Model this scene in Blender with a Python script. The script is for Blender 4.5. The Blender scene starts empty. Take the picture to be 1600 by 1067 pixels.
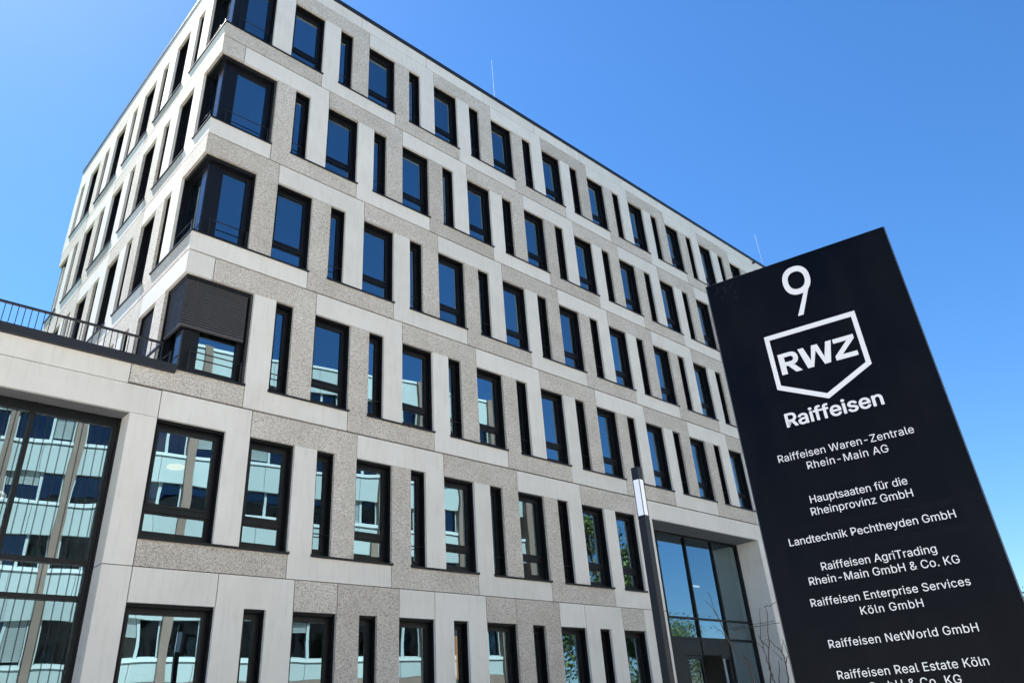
import bpy, bmesh, math, random, json
from mathutils import Vector, Matrix
random.seed(7)
R = math.radians
S = bpy.context.scene
COL = S.collection

# ------------------------------------------------------------------ camera, sky, sun, exposure
cam_d = bpy.data.cameras.new('camera')
cam = bpy.data.objects.new('camera', cam_d)
COL.objects.link(cam)
S.camera = cam
cam_d.sensor_width = 36.0
cam_d.lens = 27.046
cam_d.shift_x = 0.00726
cam_d.shift_y = -0.03476
cam_d.clip_start = 0.05
cam_d.clip_end = 6000
cr = Vector((0.73074033, -0.679604, -0.06447464))
cu = Vector((-0.29502346, -0.39956399, 0.8679342))
cf = Vector((0.6156133, 0.61521299, 0.49247664))
cam.matrix_world = Matrix(((cr.x, cu.x, -cf.x, -6.897), (cr.y, cu.y, -cf.y, -15.301),
                           (cr.z, cu.z, -cf.z, 1.639), (0, 0, 0, 1)))

SUN_EL, SUN_AZ = 55.0, 7.0            # elevation; azimuth left of +Y
sd = Vector((-math.sin(R(SUN_AZ)) * math.cos(R(SUN_EL)), math.cos(R(SUN_AZ)) * math.cos(R(SUN_EL)), math.sin(R(SUN_EL))))
sun_d = bpy.data.lights.new('sun', 'SUN')
sun_d.energy = 5.0
sun_d.angle = R(0.53)
sun_d.color = (1.0, 0.965, 0.90)
sun = bpy.data.objects.new('sun', sun_d)
COL.objects.link(sun)
sun.rotation_euler = (-sd).to_track_quat('-Z', 'Y').to_euler()
sun.location = (0, 0, 60)

W = bpy.data.worlds.new('World')
S.world = W
W.use_nodes = True
wn = W.node_tree
bg = wn.nodes['Background']
sky = wn.nodes.new('ShaderNodeTexSky')
sky.sky_type = 'NISHITA'
sky.sun_disc = False
sky.sun_elevation = R(SUN_EL)
sky.sun_rotation = R(-SUN_AZ)
sky.altitude = 60
sky.air_density = 1.15
sky.dust_density = 0.20
sky.ozone_density = 10.0
hs = wn.nodes.new('ShaderNodeHueSaturation')       # phone cameras render clear sky a little more saturated
hs.inputs['Saturation'].default_value = 1.12
wn.links.new(sky.outputs[0], hs.inputs['Color'])
wn.links.new(hs.outputs[0], bg.inputs[0])
bg.inputs[1].default_value = 0.05

S.view_settings.view_transform = 'Standard'
S.view_settings.look = 'None'
S.view_settings.gamma = 1.0
S.view_settings.exposure = 2.1
S.cycles.max_bounces = 8
S.cycles.diffuse_bounces = 4
S.cycles.glossy_bounces = 4
S.cycles.transparent_max_bounces = 12
S.cycles.sample_clamp_indirect = 6.0

# ------------------------------------------------------------------ materials
def mat(name, base=(.5, .5, .5), rough=.6, metal=0.0, spec=.5):
    m = bpy.data.materials.new(name)
    m.use_nodes = True
    b = m.node_tree.nodes['Principled BSDF']
    b.inputs['Base Color'].default_value = (*base, 1)
    b.inputs['Roughness'].default_value = rough
    b.inputs['Metallic'].default_value = metal
    b.inputs['Specular IOR Level'].default_value = spec
    return m

def nodes(m):
    nt = m.node_tree
    return nt, nt.nodes, nt.links, nt.nodes['Principled BSDF']

def noise(nt, coord, scale, detail=3, rough=.55, vscale=None):
    n = nt.nodes.new('ShaderNodeTexNoise')
    n.inputs['Scale'].default_value = scale
    n.inputs['Detail'].default_value = detail
    n.inputs['Roughness'].default_value = rough
    if vscale:
        mp = nt.nodes.new('ShaderNodeMapping')
        mp.inputs['Scale'].default_value = vscale
        nt.links.new(coord, mp.inputs['Vector'])
        coord = mp.outputs[0]
    nt.links.new(coord, n.inputs['Vector'])
    return n

def ramp(nt, src, stops):
    r = nt.nodes.new('ShaderNodeValToRGB')
    e = r.color_ramp.elements
    while len(e) < len(stops):
        e.new(0.5)
    for i, (p, c) in enumerate(stops):
        e[i].position = p
        e[i].color = (*c, 1)
    nt.links.new(src, r.inputs[0])
    return r

def mixc(nt, fac, a, b, mode='MIX'):
    m = nt.nodes.new('ShaderNodeMix')
    m.data_type = 'RGBA'
    m.blend_type = mode
    for sock, v in ((m.inputs[0], fac), (m.inputs[6], a), (m.inputs[7], b)):
        if hasattr(v, 'is_linked'):
            nt.links.new(v, sock)
        elif isinstance(v, tuple):
            sock.default_value = (*v, 1)
        else:
            sock.default_value = v
    return m.outputs[2]

def bump(nt, src, strength, dist, bsdf):
    b = nt.nodes.new('ShaderNodeBump')
    b.inputs['Strength'].default_value = strength
    b.inputs['Distance'].default_value = dist
    nt.links.new(src, b.inputs['Height'])
    nt.links.new(b.outputs[0], bsdf.inputs['Normal'])

def smooth_concrete():
    m = mat('smooth_concrete', rough=.75, spec=.3)
    nt, N, L, b = nodes(m)
    tc = N.new('ShaderNodeTexCoord').outputs['Object']
    oi = N.new('ShaderNodeObjectInfo')
    n1 = noise(nt, tc, 0.9, 5, .6)
    n2 = noise(nt, tc, 3.2, 4, .6, (3.0, 3.0, .35))
    n3 = noise(nt, tc, 160, 2)
    c = ramp(nt, n1.outputs[0], [(.3, (.675, .635, .58)), (.55, (.73, .69, .635)), (.75, (.755, .72, .67))]).outputs[0]
    st = ramp(nt, n2.outputs[0], [(.28, (.86, .85, .83)), (.5, (1, 1, 1))]).outputs[0]
    c = mixc(nt, .6, c, st, 'MULTIPLY')
    fine = ramp(nt, n3.outputs[0], [(.3, (.93, .93, .93)), (.6, (1, 1, 1))]).outputs[0]
    c = mixc(nt, .6, c, fine, 'MULTIPLY')
    rv = ramp(nt, oi.outputs['Random'], [(0, (.93, .935, .93)), (.5, (.985, .98, .97)), (1, (1, 1, 1))]).outputs[0]
    c = mixc(nt, 1.0, c, rv, 'MULTIPLY')
    L.new(c, b.inputs['Base Color'])
    bump(nt, n3.outputs[0], .12, .004, b)
    return m

def aggregate():
    m = mat('exposed_aggregate', rough=.85, spec=.25)
    nt, N, L, b = nodes(m)
    tc = N.new('ShaderNodeTexCoord').outputs['Object']
    oi = N.new('ShaderNodeObjectInfo')
    v = N.new('ShaderNodeTexVoronoi')
    v.inputs['Scale'].default_value = 52
    L.new(tc, v.inputs['Vector'])
    g = N.new('ShaderNodeSeparateColor')
    L.new(v.outputs['Color'], g.inputs[0])
    stones = ramp(nt, g.outputs[0], [(0, (.34, .305, .272)), (.08, (.49, .44, .39)), (.25, (.60, .545, .485)),
                                    (.6, (.67, .615, .55)), (.85, (.73, .68, .615)), (1, (.82, .775, .715))]).outputs[0]
    edge = ramp(nt, v.outputs['Distance'], [(.4, (1, 1, 1)), (.85, (.62, .60, .57))]).outputs[0]
    c = mixc(nt, .8, stones, edge, 'MULTIPLY')
    p = noise(nt, tc, 33, 1)
    pits = ramp(nt, p.outputs[0], [(.295, (.30, .28, .25)), (.345, (1, 1, 1))]).outputs[0]
    c = mixc(nt, .9, c, pits, 'MULTIPLY')
    n1 = noise(nt, tc, 1.1, 4, .6)
    bl = ramp(nt, n1.outputs[0], [(.28, (.84, .825, .80)), (.66, (1, 1, 1))]).outputs[0]
    c = mixc(nt, 1.0, c, bl, 'MULTIPLY')
    rv = ramp(nt, oi.outputs['Random'], [(0, (.88, .87, .86)), (.6, (.97, .97, .97)), (1, (1.0, 1.0, 1.0))]).outputs[0]
    c = mixc(nt, 1.0, c, rv, 'MULTIPLY')
    L.new(c, b.inputs['Base Color'])
    bump(nt, v.outputs['Distance'], .5, .006, b)
    return m

def dark_metal(name='dark_metal', base=(.016, .0165, .021), rough=.38, spec=.45):
    m = mat(name, base, rough, 0, spec)
    nt, N, L, b = nodes(m)
    tc = N.new('ShaderNodeTexCoord').outputs['Object']
    n = noise(nt, tc, 7, 3)
    r = ramp(nt, n.outputs[0], [(.3, (rough - .08,) * 3), (.7, (rough + .1,) * 3)])
    L.new(r.outputs[0], b.inputs['Roughness'])
    return m

def sign_face():
    m = mat('sign_face', (.0012, .0017, .0036), .42, 0, .10)
    nt, N, L, b = nodes(m)
    tc = N.new('ShaderNodeTexCoord').outputs['Object']
    n = noise(nt, tc, 2.2, 5, .6)
    L.new(ramp(nt, n.outputs[0], [(.3, (.33, .33, .33)), (.7, (.55, .55, .55))]).outputs[0], b.inputs['Roughness'])
    n2 = noise(nt, tc, 5.0, 6, .7, (1, 1, .3))
    L.new(ramp(nt, n2.outputs[0], [(.45, (.0012, .0017, .0036)), (.75, (.0030, .0036, .0058))]).outputs[0], b.inputs['Base Color'])
    return m

def glass(name, refl=.33, tint=(.66, .88, .98), through=(.40, .45, .44), wob=.0022, stripes=False):
    m = bpy.data.materials.new(name)
    m.use_nodes = True
    nt = m.node_tree
    N, L = nt.nodes, nt.links
    N.remove(N['Principled BSDF'])
    out = N['Material Output']
    gl = N.new('ShaderNodeBsdfGlossy')
    gl.inputs['Roughness'].default_value = 0.0
    gl.inputs['Color'].default_value = (*tint, 1)
    tr = N.new('ShaderNodeBsdfTransparent')
    tr.inputs['Color'].default_value = (*through, 1)
    lw = N.new('ShaderNodeLayerWeight')
    lw.inputs['Blend'].default_value = .28
    oj = N.new('ShaderNodeObjectInfo')
    rr = N.new('ShaderNodeMapRange')
    rr.inputs['To Min'].default_value = refl * .82
    rr.inputs['To Max'].default_value = refl * 1.15
    L.new(oj.outputs['Random'], rr.inputs[0])
    mr = N.new('ShaderNodeMapRange')
    L.new(rr.outputs[0], mr.inputs['To Min'])
    mr.inputs['To Max'].default_value = 1.0
    L.new(lw.outputs['Fresnel'], mr.inputs[0])
    mx = N.new('ShaderNodeMixShader')
    L.new(mr.outputs[0], mx.inputs[0])
    L.new(tr.outputs[0], mx.inputs[1])
    L.new(gl.outputs[0], mx.inputs[2])
    tc = N.new('ShaderNodeTexCoord').outputs['Object']
    oi = N.new('ShaderNodeObjectInfo')
    add = N.new('ShaderNodeVectorMath')
    L.new(tc, add.inputs[0])
    L.new(oi.outputs['Location'], add.inputs[1])
    n = noise(nt, add.outputs[0], .9, 1, .4)
    b = N.new('ShaderNodeBump')
    b.inputs['Strength'].default_value = 1.0
    b.inputs['Distance'].default_value = wob
    L.new(n.outputs[0], b.inputs['Height'])
    L.new(b.outputs[0], gl.inputs['Normal'])
    last = mx.outputs[0]
    if stripes:
        sx = N.new('ShaderNodeSeparateXYZ')
        L.new(tc, sx.inputs[0])
        md = N.new('ShaderNodeMath'); md.operation = 'MULTIPLY'; md.inputs[1].default_value = 1 / .155
        L.new(sx.outputs[0], md.inputs[0])
        fr = N.new('ShaderNodeMath'); fr.operation = 'FRACT'
        L.new(md.outputs[0], fr.inputs[0])
        lt = N.new('ShaderNodeMath'); lt.operation = 'LESS_THAN'; lt.inputs[1].default_value = .15
        L.new(fr.outputs[0], lt.inputs[0])
        df = N.new('ShaderNodeBsdfDiffuse')
        df.inputs['Color'].default_value = (.03, .04, .045, 1)
        m2 = N.new('ShaderNodeMixShader')
        ml = N.new('ShaderNodeMath'); ml.operation = 'MULTIPLY'; ml.inputs[1].default_value = .75
        L.new(lt.outputs[0], ml.inputs[0])
        L.new(ml.outputs[0], m2.inputs[0])
        L.new(last, m2.inputs[1]); L.new(df.outputs[0], m2.inputs[2])
        last = m2.outputs[0]
    L.new(last, out.inputs['Surface'])
    return m

def emit(name, col, strength):
    m = mat(name, (.25, .22, .18))
    b = m.node_tree.nodes['Principled BSDF']
    b.inputs['Emission Color'].default_value = (*col, 1)
    b.inputs['Emission Strength'].default_value = strength
    return m

def speckled(name, a, b_, scale, rough=.85):
    m = mat(name, a, rough, 0, .3)
    nt, N, L, b = nodes(m)
    tc = N.new('ShaderNodeTexCoord').outputs['Object']
    n = noise(nt, tc, scale, 6, .65)
    n2 = noise(nt, tc, scale * .04, 3)
    c = ramp(nt, n.outputs[0], [(.3, a), (.7, b_)]).outputs[0]
    s = ramp(nt, n2.outputs[0], [(.3, (.8, .8, .8)), (.7, (1, 1, 1))]).outputs[0]
    L.new(mixc(nt, 1.0, c, s, 'MULTIPLY'), b.inputs['Base Color'])
    return m

def paving(name, a, b_, w, h, mortar):
    m = mat(name, a, .85, 0, .25)
    nt, N, L, b = nodes(m)
    tc = N.new('ShaderNodeTexCoord').outputs['Object']
    br = N.new('ShaderNodeTexBrick')
    br.inputs['Scale'].default_value = 1
    br.inputs['Brick Width'].default_value = w
    br.inputs['Row Height'].default_value = h
    br.inputs['Mortar Size'].default_value = .006
    br.inputs['Color1'].default_value = (*a, 1)
    br.inputs['Color2'].default_value = (*b_, 1)
    br.inputs['Mortar'].default_value = (*mortar, 1)
    L.new(tc, br.inputs['Vector'])
    n = noise(nt, tc, 5, 5)
    s = ramp(nt, n.outputs[0], [(.3, (.82, .82, .82)), (.7, (1, 1, 1))]).outputs[0]
    L.new(mixc(nt, 1.0, br.outputs[0], s, 'MULTIPLY'), b.inputs['Base Color'])
    return m

def leafmat(name, a, b_):
    m = mat(name, a, .55, 0, .35)
    nt, N, L, b = nodes(m)
    g = N.new('ShaderNodeNewGeometry')
    c = ramp(nt, g.outputs['Random Per Island'], [(0, a), (1, b_)]).outputs[0]
    L.new(c, b.inputs['Base Color'])
    b.inputs['Transmission Weight'].default_value = 0
    return m

M = dict(
    smooth=smooth_concrete(), agg=aggregate(), metal=dark_metal('dark_metal', (.008, .008, .010), .42, .3), frame=dark_metal('window_frame_metal', (.0045, .0048, .0065), .42, .28),
    joint=mat('joint_sealant', (.05, .048, .045), .9), post=mat('polished_post_metal', (.012, .012, .016), .16, 0, .6),
    glass=glass('window_glass'), stripe=glass('striped_glass', stripes=True), door_glass=glass('door_glass', .12, (.9, .97, 1), (.5, .55, .55)),
    blind=mat('blind_slat', (.075, .069, .071), .5, 0, .3), ceiling=mat('interior_ceiling', (.42, .41, .39), .9), interior=mat('interior_wall', (.22, .21, .2), .9),
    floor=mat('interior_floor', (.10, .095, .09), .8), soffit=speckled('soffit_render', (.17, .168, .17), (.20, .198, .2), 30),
    rail=mat('railing_metal', (.013, .013, .014), .42, 0, .35), coping=dark_metal('coping_sheet', (.016, .016, .021), .36, .35),
    sign=sign_face(), film=mat('film_strip', (.0022, .0027, .0046), .38, 0, .09), scratch=mat('scratch', (.06, .065, .075), .7), sign_edge=mat('sign_edge', (.10, .10, .11), .4, .6), letter=mat('letter_vinyl', (.54, .55, .575), .5),
    lamp=dark_metal('lamp_post_coating', (.012, .013, .017), .35, .3), opal=mat('opal_acrylic', (.88, .90, .95), .3),
    galv=mat('galvanised_rod', (.32, .34, .37), .6, 0, .2), twig=speckled('twig_bark', (.035, .028, .025), (.07, .055, .048), 40),
    warm=emit('warm_lamp_disc', (1.0, .60, .20), .30), white_l=emit('white_lamp', (1, .97, .92), .3), orange=emit('amber_shade', (1.0, .45, .12), .2),
    turq=speckled('turquoise_panel', (.38, .47, .46), (.41, .50, .49), 1.2, .45), ledge=mat('pale_ledge', (.50, .58, .57), .5),
    brown=speckled('brown_stone', (.20, .155, .125), (.245, .19, .155), 1.5), oframe=mat('pale_frame', (.36, .44, .44), .5),
    oglass=glass('old_glass', .10, (.8, .9, 1.0), (.12, .13, .14), .01), oblind=mat('pale_blind', (.40, .47, .46), .7),
    asphalt=speckled('asphalt', (.045, .045, .047), (.065, .065, .066), 60), pave=paving('bounce_paving', (.48, .455, .415), (.55, .525, .485), .6, .3, (.15, .145, .14)),
    kerb=speckled('kerb_stone', (.34, .33, .31), (.42, .41, .39), 20), lawn=speckled('lawn_grass', (.045, .085, .02), (.075, .12, .035), 25), paint=mat('road_paint', (.75, .75, .73), .6),
    leaf=leafmat('leaf_green', (.045, .085, .018), (.12, .17, .04)), leaf2=leafmat('leaf_dark_green', (.03, .065, .018), (.08, .13, .035)), bark=speckled('bark', (.10, .08, .06), (.17, .14, .11), 14),
)

# ------------------------------------------------------------------ mesh helpers
class MB:
    def __init__(s):
        s.bm = bmesh.new(); s.mats = []; s.cur = 0
    def use(s, m):
        if m not in s.mats:
            s.mats.append(m)
        s.cur = s.mats.index(m); return s
    def box(s, x0, x1, y0, y1, z0, z1):
        v = [s.bm.verts.new(p) for p in ((x0, y0, z0), (x1, y0, z0), (x1, y1, z0), (x0, y1, z0), (x0, y0, z1), (x1, y0, z1), (x1, y1, z1), (x0, y1, z1))]
        for f in ((3, 2, 1, 0), (4, 5, 6, 7), (0, 1, 5, 4), (1, 2, 6, 5), (2, 3, 7, 6), (3, 0, 4, 7)):
            s.bm.faces.new([v[i] for i in f]).material_index = s.cur
        return s
    def prism(s, poly, d0, d1):
        """poly: (s,z) list, counter-clockwise seen from outside (-y); extruded from y=d0 to y=d1"""
        a = [s.bm.verts.new((p[0], d0, p[1])) for p in poly]
        b = [s.bm.verts.new((p[0], d1, p[1])) for p in poly]
        n = len(poly)
        s.bm.faces.new(a).material_index = s.cur
        s.bm.faces.new(b[::-1]).material_index = s.cur
        for i in range(n):
            j = (i + 1) % n
            s.bm.faces.new((a[j], a[i], b[i], b[j])).material_index = s.cur
        return s
    def quad(s, pts):
        s.bm.faces.new([s.bm.verts.new(p) for p in pts]).material_index = s.cur
        return s
    def tube(s, pts, rad, n=8):
        pts = [Vector(p) for p in pts]
        if not isinstance(rad, (list, tuple)):
            rad = [rad] * len(pts)
        rings = []
        for i, p in enumerate(pts):
            d = (pts[min(i + 1, len(pts) - 1)] - pts[max(i - 1, 0)]).normalized()
            a = d.orthogonal().normalized(); b = d.cross(a)
            rings.append([s.bm.verts.new(p + (a * math.cos(2 * math.pi * k / n) + b * math.sin(2 * math.pi * k / n)) * rad[i]) for k in range(n)])
        for i in range(len(rings) - 1):
            A, B = rings[i], rings[i + 1]
            # match phase
            k0 = min(range(n), key=lambda k: (B[k].co - A[0].co).length)
            for k in range(n):
                f = s.bm.faces.new((A[k], A[(k + 1) % n], B[(k + 1 + k0) % n], B[(k + k0) % n]))
                f.smooth = True; f.material_index = s.cur
        s.bm.faces.new(rings[0][::-1]).material_index = s.cur
        s.bm.faces.new(rings[-1]).material_index = s.cur
        return s
    def xf(s, mtx):
        bmesh.ops.transform(s.bm, matrix=mtx, verts=s.bm.verts); return s
    def build(s, name, m=None, parent=None, loc=None, rz=0, bevel=0):
        bmesh.ops.recalc_face_normals(s.bm, faces=s.bm.faces)
        if bevel:
            bmesh.ops.bevel(s.bm, geom=list(s.bm.edges), offset=bevel, segments=2, affect='EDGES', profile=.5)
        me = bpy.data.meshes.new(name)
        s.bm.to_mesh(me); s.bm.free()
        for x in (s.mats or [m]):
            me.materials.append(x)
        return link(name, me, parent, loc, rz)

def link(name, data, parent=None, loc=None, rz=0):
    o = bpy.data.objects.new(name, data)
    COL.objects.link(o)
    if parent:
        o.parent = parent
    if loc:
        o.location = loc
    if rz:
        o.rotation_euler = (0, 0, rz)
    return o

def thing(name, label, cat, loc=(0, 0, 0), rz=0, group=None):
    o = link(name, None, None, loc, rz)
    return tag(o, label, cat, group)

def tag(o, label, cat, group=None, kind=None):
    if label: o['label'] = label
    if cat: o['category'] = cat
    if group: o['group'] = group
    if kind: o['kind'] = kind
    return o

def dup(o, parent, loc, rz=0):
    c = o.copy(); COL.objects.link(c)
    c.parent = parent; c.location = loc; c.rotation_euler = (0, 0, rz)
    for ch in o.children:
        k = ch.copy(); COL.objects.link(k); k.parent = c
    return c

# ------------------------------------------------------------------ ground
Z0 = 1.0                                   # building levels are given from the camera survey datum
mb = MB(); mb.quad([(-1500, -1500, 0), (1500, -1500, 0), (1500, 1500, 0), (-1500, 1500, 0)])
tag(mb.build('ground', M['lawn']), None, None, None, 'structure')
mb = MB(); mb.box(-60, 80, -40, -.0, -.2, .11)
tag(mb.build('pavement', M['pave']), None, None, None, 'structure')  # unseen pale ground in place of a road, added to bounce sunlight onto the front
# ------------------------------------------------------------------ office building
B = thing('office_building', 'five storey pale concrete office building with dark staggered windows and a glazed corner wing', 'building')
XC = -1.69
MOD = 2.7
SILL = {r: Z0 + 4.46 + 3.5375 * (r - 1) for r in range(1, 6)}
HGT = 2.365
RAILPOS = .49
NW, NL, WW = .48, 2.13, 1.05
XEND = 36.0
YEND = 13.72
EL = -.079
PD = .075                                  # panel depth
def P3(face, s, d, z):
    return (s, d, z) if face == 'F' else (XC + d, -s, z)
ROT = {'F': 0.0, 'L': -math.pi / 2}
FM = {'F': Matrix.Identity(4), 'L': Matrix.Translation((XC, 0, 0)) @ Matrix.Rotation(-math.pi / 2, 4, 'Z')}
def place(face, s, z):
    return P3(face, s, 0, z)

# --- window prototypes (local origin: lower left corner of the opening, x right, y inward, z up)
def ring(mb, x0, x1, z0, z1, w, y0, y1, wb=None, wt=None):
    wb = w if wb is None else wb; wt = w if wt is None else wt
    mb.box(x0, x0 + w, y0, y1, z0, z1); mb.box(x1 - w, x1, y0, y1, z0, z1)
    mb.box(x0 + w, x1 - w, y0, y1, z0, z0 + wb); mb.box(x0 + w, x1 - w, y0, y1, z1 - wt, z1)

def make_window(kind, w, h, transom=.58, parent=B, top=.09):
    mb = MB()
    ring(mb, .004, w - .004, .0, h - .004, .02, PD + .004, .34)                          # jamb liner
    ring(mb, .026, w - .026, .022, h - .026, .06, .235, .31, .10, top)                # outer frame
    fx0, fx1, fz0, fz1 = .088, w - .088, .124, h - .028 - top
    if transom:
        ring(mb, fx0, fx1, transom + .06, fz1, .055, .215, .30)
        mb.box(fx0, fx1, .228, .305, transom - .045, transom + .058)
        ring(mb, fx0, fx1, fz0, transom - .047, .04, .245, .30)
    else:
        ring(mb, fx0, fx1, fz0, fz1, .05, .215, .30)
    mb.box(.022, w - .022, .10, .118, h - .05, h - .026)                             # blind guide / box lip
    o = mb.build(kind, M['frame'], parent)
    def pane(z0, z1, e):
        p = MB(); y = .262
        cx, cz = w / 2, (z0 + z1) / 2
        hw, hz = (fx1 - fx0) / 2 - e, (z1 - z0) / 2
        p.quad([(-hw, 0, -hz), (hw, 0, -hz), (hw, 0, hz), (-hw, 0, hz)])
        q = p.build('pane', M['glass'], o); q.location = (cx, y, cz); return q
    if transom:
        pane(transom + .112, fz1 - .05, .05); pane(fz0 + .035, transom - .085, .035)
    else:
        pane(fz0 + .045, fz1 - .045, .045)
    if not transom:
        g = MB(); g.tube([(.02, .13, RAILPOS), (w - .02, .13, RAILPOS)], .013, 6)
        g.build('guard_bar', M['rail'], o)
    return o

wide0 = make_window('wide_window', WW, HGT)
slim0 = make_window('narrow_window', NW, HGT, None)
used = {'wide': False, 'slim': False}
WINS = []
def put(kind, face, s, z):
    proto = wide0 if kind == 'wide' else slim0
    loc = place(face, s, z)
    if not used[kind]:
        used[kind] = True
        proto.location = loc; proto.rotation_euler = (0, 0, ROT[face]); o = proto
    else:
        o = dup(proto, B, loc, ROT[face])
    # panes are hung with tiny differences of tilt, as real glazing is
    for ch in o.children:
        if ch.name.startswith('pane'):
            ch.rotation_euler = (random.gauss(0, .0022), 0, random.gauss(0, .0022))
    WINS.append(o)
    return o

G = .009
def panel(face, poly, agg, name=None):
    mb = MB(); mb.prism(poly, 0, PD); mb.xf(FM[face])
    return mb.build(name or ('aggregate_panel' if agg else 'smooth_panel'), M['agg'] if agg else M['smooth'], B)
def rect(x0, x1, z0, z1):
    return [(x0, z0), (x1, z0), (x1, z1), (x0, z1)]
def sill(face, x0, x1, z):
    mb = MB(); mb.box(x0, x1, -.032, .10, z - .045, z - .012); mb.box(x0, x0 + .012, -.032, .07, z - .012, z + .01); mb.box(x1 - .012, x1, -.032, .07, z - .012, z + .01)
    mb.box(x0 + .012, x1 - .012, -.0315, -.0255, z - .06, z - .045)
    mb.xf(FM[face]); return mb.build('window_sill', M['metal'], B)

OPEN = {'F': [], 'L': []}                  # openings for the backing wall: (s0, s1, z0, z1)
def upper(face, x0, x1, t, u, a, agg, pier=.6, g0=G, g1=G):
    """lintel band with its right hand pier"""
    if pier:
        poly = [(x0 + g0, t), (x1 - pier, t), (x1 - pier, a), (x1 - .002, a), (x1 - .002, t), (x1 - g1, t), (x1 - g1, u - G), (x0 + g0, u - G)]
    else:
        poly = rect(x0 + g0, x1 - g1, t, u - G)
    panel(face, poly, agg)
def lower(face, x0, x1, b, t, a, agg, pier=.57, g0=G, g1=G):
    a2 = a - .046
    if pier:
        poly = [(x0 + g0, b + G), (x1 - g1, b + G), (x1 - g1, a2), (x0 + pier, a2), (x0 + pier, t - .002), (x0 + .002, t - .002), (x0 + .002, a2), (x0 + g0, a2)]
    else:
        poly = rect(x0 + g0, x1 - g1, b + G, a2)
    panel(face, poly, agg)

def corner_window(z, fr, ll, t):
    """glazed corner: front opening XC..fr, left opening y 0..ll"""
    mb = MB(); q = .24
    h = t - z
    # jamb liners, soffit and base trim
    mb.box(fr - .022, fr - .004, PD + .004, .34, z, t - .004)
    mb.box(XC + PD + .004, XC + .34, ll - .022, ll - .004, z, t - .004)
    mb.box(XC + .09, fr - .024, .09, q + .08, t - .10, t - .005); mb.box(XC + .09, XC + q + .08, q + .082, ll - .024, t - .10, t - .005)
    mb.box(XC + .09, fr - .024, .09, q + .08, z - .012, z + .06); mb.box(XC + .09, XC + q + .08, q + .082, ll - .024, z - .012, z + .06)
    # front sashes
    x0, x1 = XC + q + .24, fr - .03
    ring(mb, x0, x1, z + .062, t - .102, .13, q - .02, q + .07, .12, .12)
    y0, y1 = q + .24, ll - .03
    for (xa, xb, ya, yb, za, zb) in ((XC + q - .02, XC + q + .07, y0, y0 + .08, z + .062, t - .102), (XC + q - .02, XC + q + .07, y1 - .08, y1, z + .062, t - .102),
                                     (XC + q - .02, XC + q + .07, y0 + .08, y1 - .08, z + .062, z + .18), (XC + q - .02, XC + q + .07, y0 + .08, y1 - .08, t - .20, t - .102)):
        mb.box(xa, xb, ya, yb, za, zb)
    # square corner post inside
    mb.box(XC + q + .0, XC + q + .236, q - .03, q + .236, z + .062, t - .102)
    o = mb.build('corner_window', M['frame'], B)
    def pane(c, hx, hz, rz):
        p = MB(); p.quad([(-hx, 0, -hz), (hx, 0, -hz), (hx, 0, hz), (-hx, 0, hz)])
        k = p.build('pane', M['glass'], o); k.location = c; k.rotation_euler = (random.gauss(0, .0015), 0, rz + random.gauss(0, .0015))
    pane(((x0 + x1) / 2, q + .03, (z + t) / 2), (x1 - x0) / 2 - .12, h / 2 - .17, 0)
    pane((XC + q + .03, (y0 + y1) / 2, (z + t) / 2), (y1 - y0) / 2 - .07, h / 2 - .17, -math.pi / 2)
    # polished cover strip on the flank side of the post
    c = MB(); c.box(XC + q - .035, XC + q - .001, q - .03, q + .235, z + .062, t - .102)
    c.build('corner_post', M['post'], o)
    g = MB(); zr = z + .52
    g.tube([(XC + .42, .11, zr), (fr - .06, .11, zr)], .014, 6)
    g.box(XC + .39, XC + .42, .095, .125, z + .05, zr + .02); g.box(fr - .06, fr - .03, .095, .125, z + .05, zr + .02)
    g.tube([(XC + .11, .42, zr), (XC + .11, ll - .06, zr)], .014, 6)
    g.box(XC + .095, XC + .125, .39, .42, z + .05, zr + .02); g.box(XC + .095, XC + .125, ll - .06, ll - .03, z + .05, zr + .02)
    g.build('guard_bar', M['rail'], o)
    return o

def slats(mb, x0, x1, y, z0, z1, pitch=.062, axis='F'):
    n = int((z1 - z0) / pitch)
    for i in range(n):
        z = z1 - .03 - i * pitch
        # a shallow tilted, slightly cambered slat
        pr = [(-.020, -.030), (-.024, -.010), (-.014, .012), (.006, .028)]
        for k in range(3):
            (ya, za), (yb, zb) = pr[k], pr[k + 1]
            if axis == 'F':
                mb.quad([(x0, y + ya, z + za), (x1, y + ya, z + za), (x1, y + yb, z + zb), (x0, y + yb, z + zb)])
            else:
                mb.quad([(y + ya, x1, z + za), (y + ya, x0, z + za), (y + yb, x0, z + zb), (y + yb, x1, z + zb)])

def row(face, r, X0, kmin, kmax, agg_even, s_lo, s_hi, skip_slim=(), skip_wide=()):
    """regular part of a storey: window units kmin..kmax"""
    a = SILL[r]; t = a + HGT; u = t + .6; b = a - .55
    for k in range(kmin, kmax + 1):
        X = X0 + MOD * k
        agg = (k % 2 == 0) == agg_even
        put('wide', face, X - WW, a); put('slim', face, X - NL, a)
        OPEN[face] += [(X - WW, X, a, t), (X - NL, X - NL + NW, a, t)]
        sill(face, X - NL - .02, X + .03, a)
        if r == 1 and face == 'F' and k == kmax:
            upper(face, X - WW, 13.8, t, u, a, agg, 0)
        elif face == 'L' and r in (2, 4) and k == kmax:
            upper(face, X - WW, EL, t, u, a, agg, 0, G, 0)              # runs on to the corner
        else:
            upper(face, X - WW, X + MOD - WW, t, u, a, agg)
        lower(face, X - MOD, X, b, t, a, agg)

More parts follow.
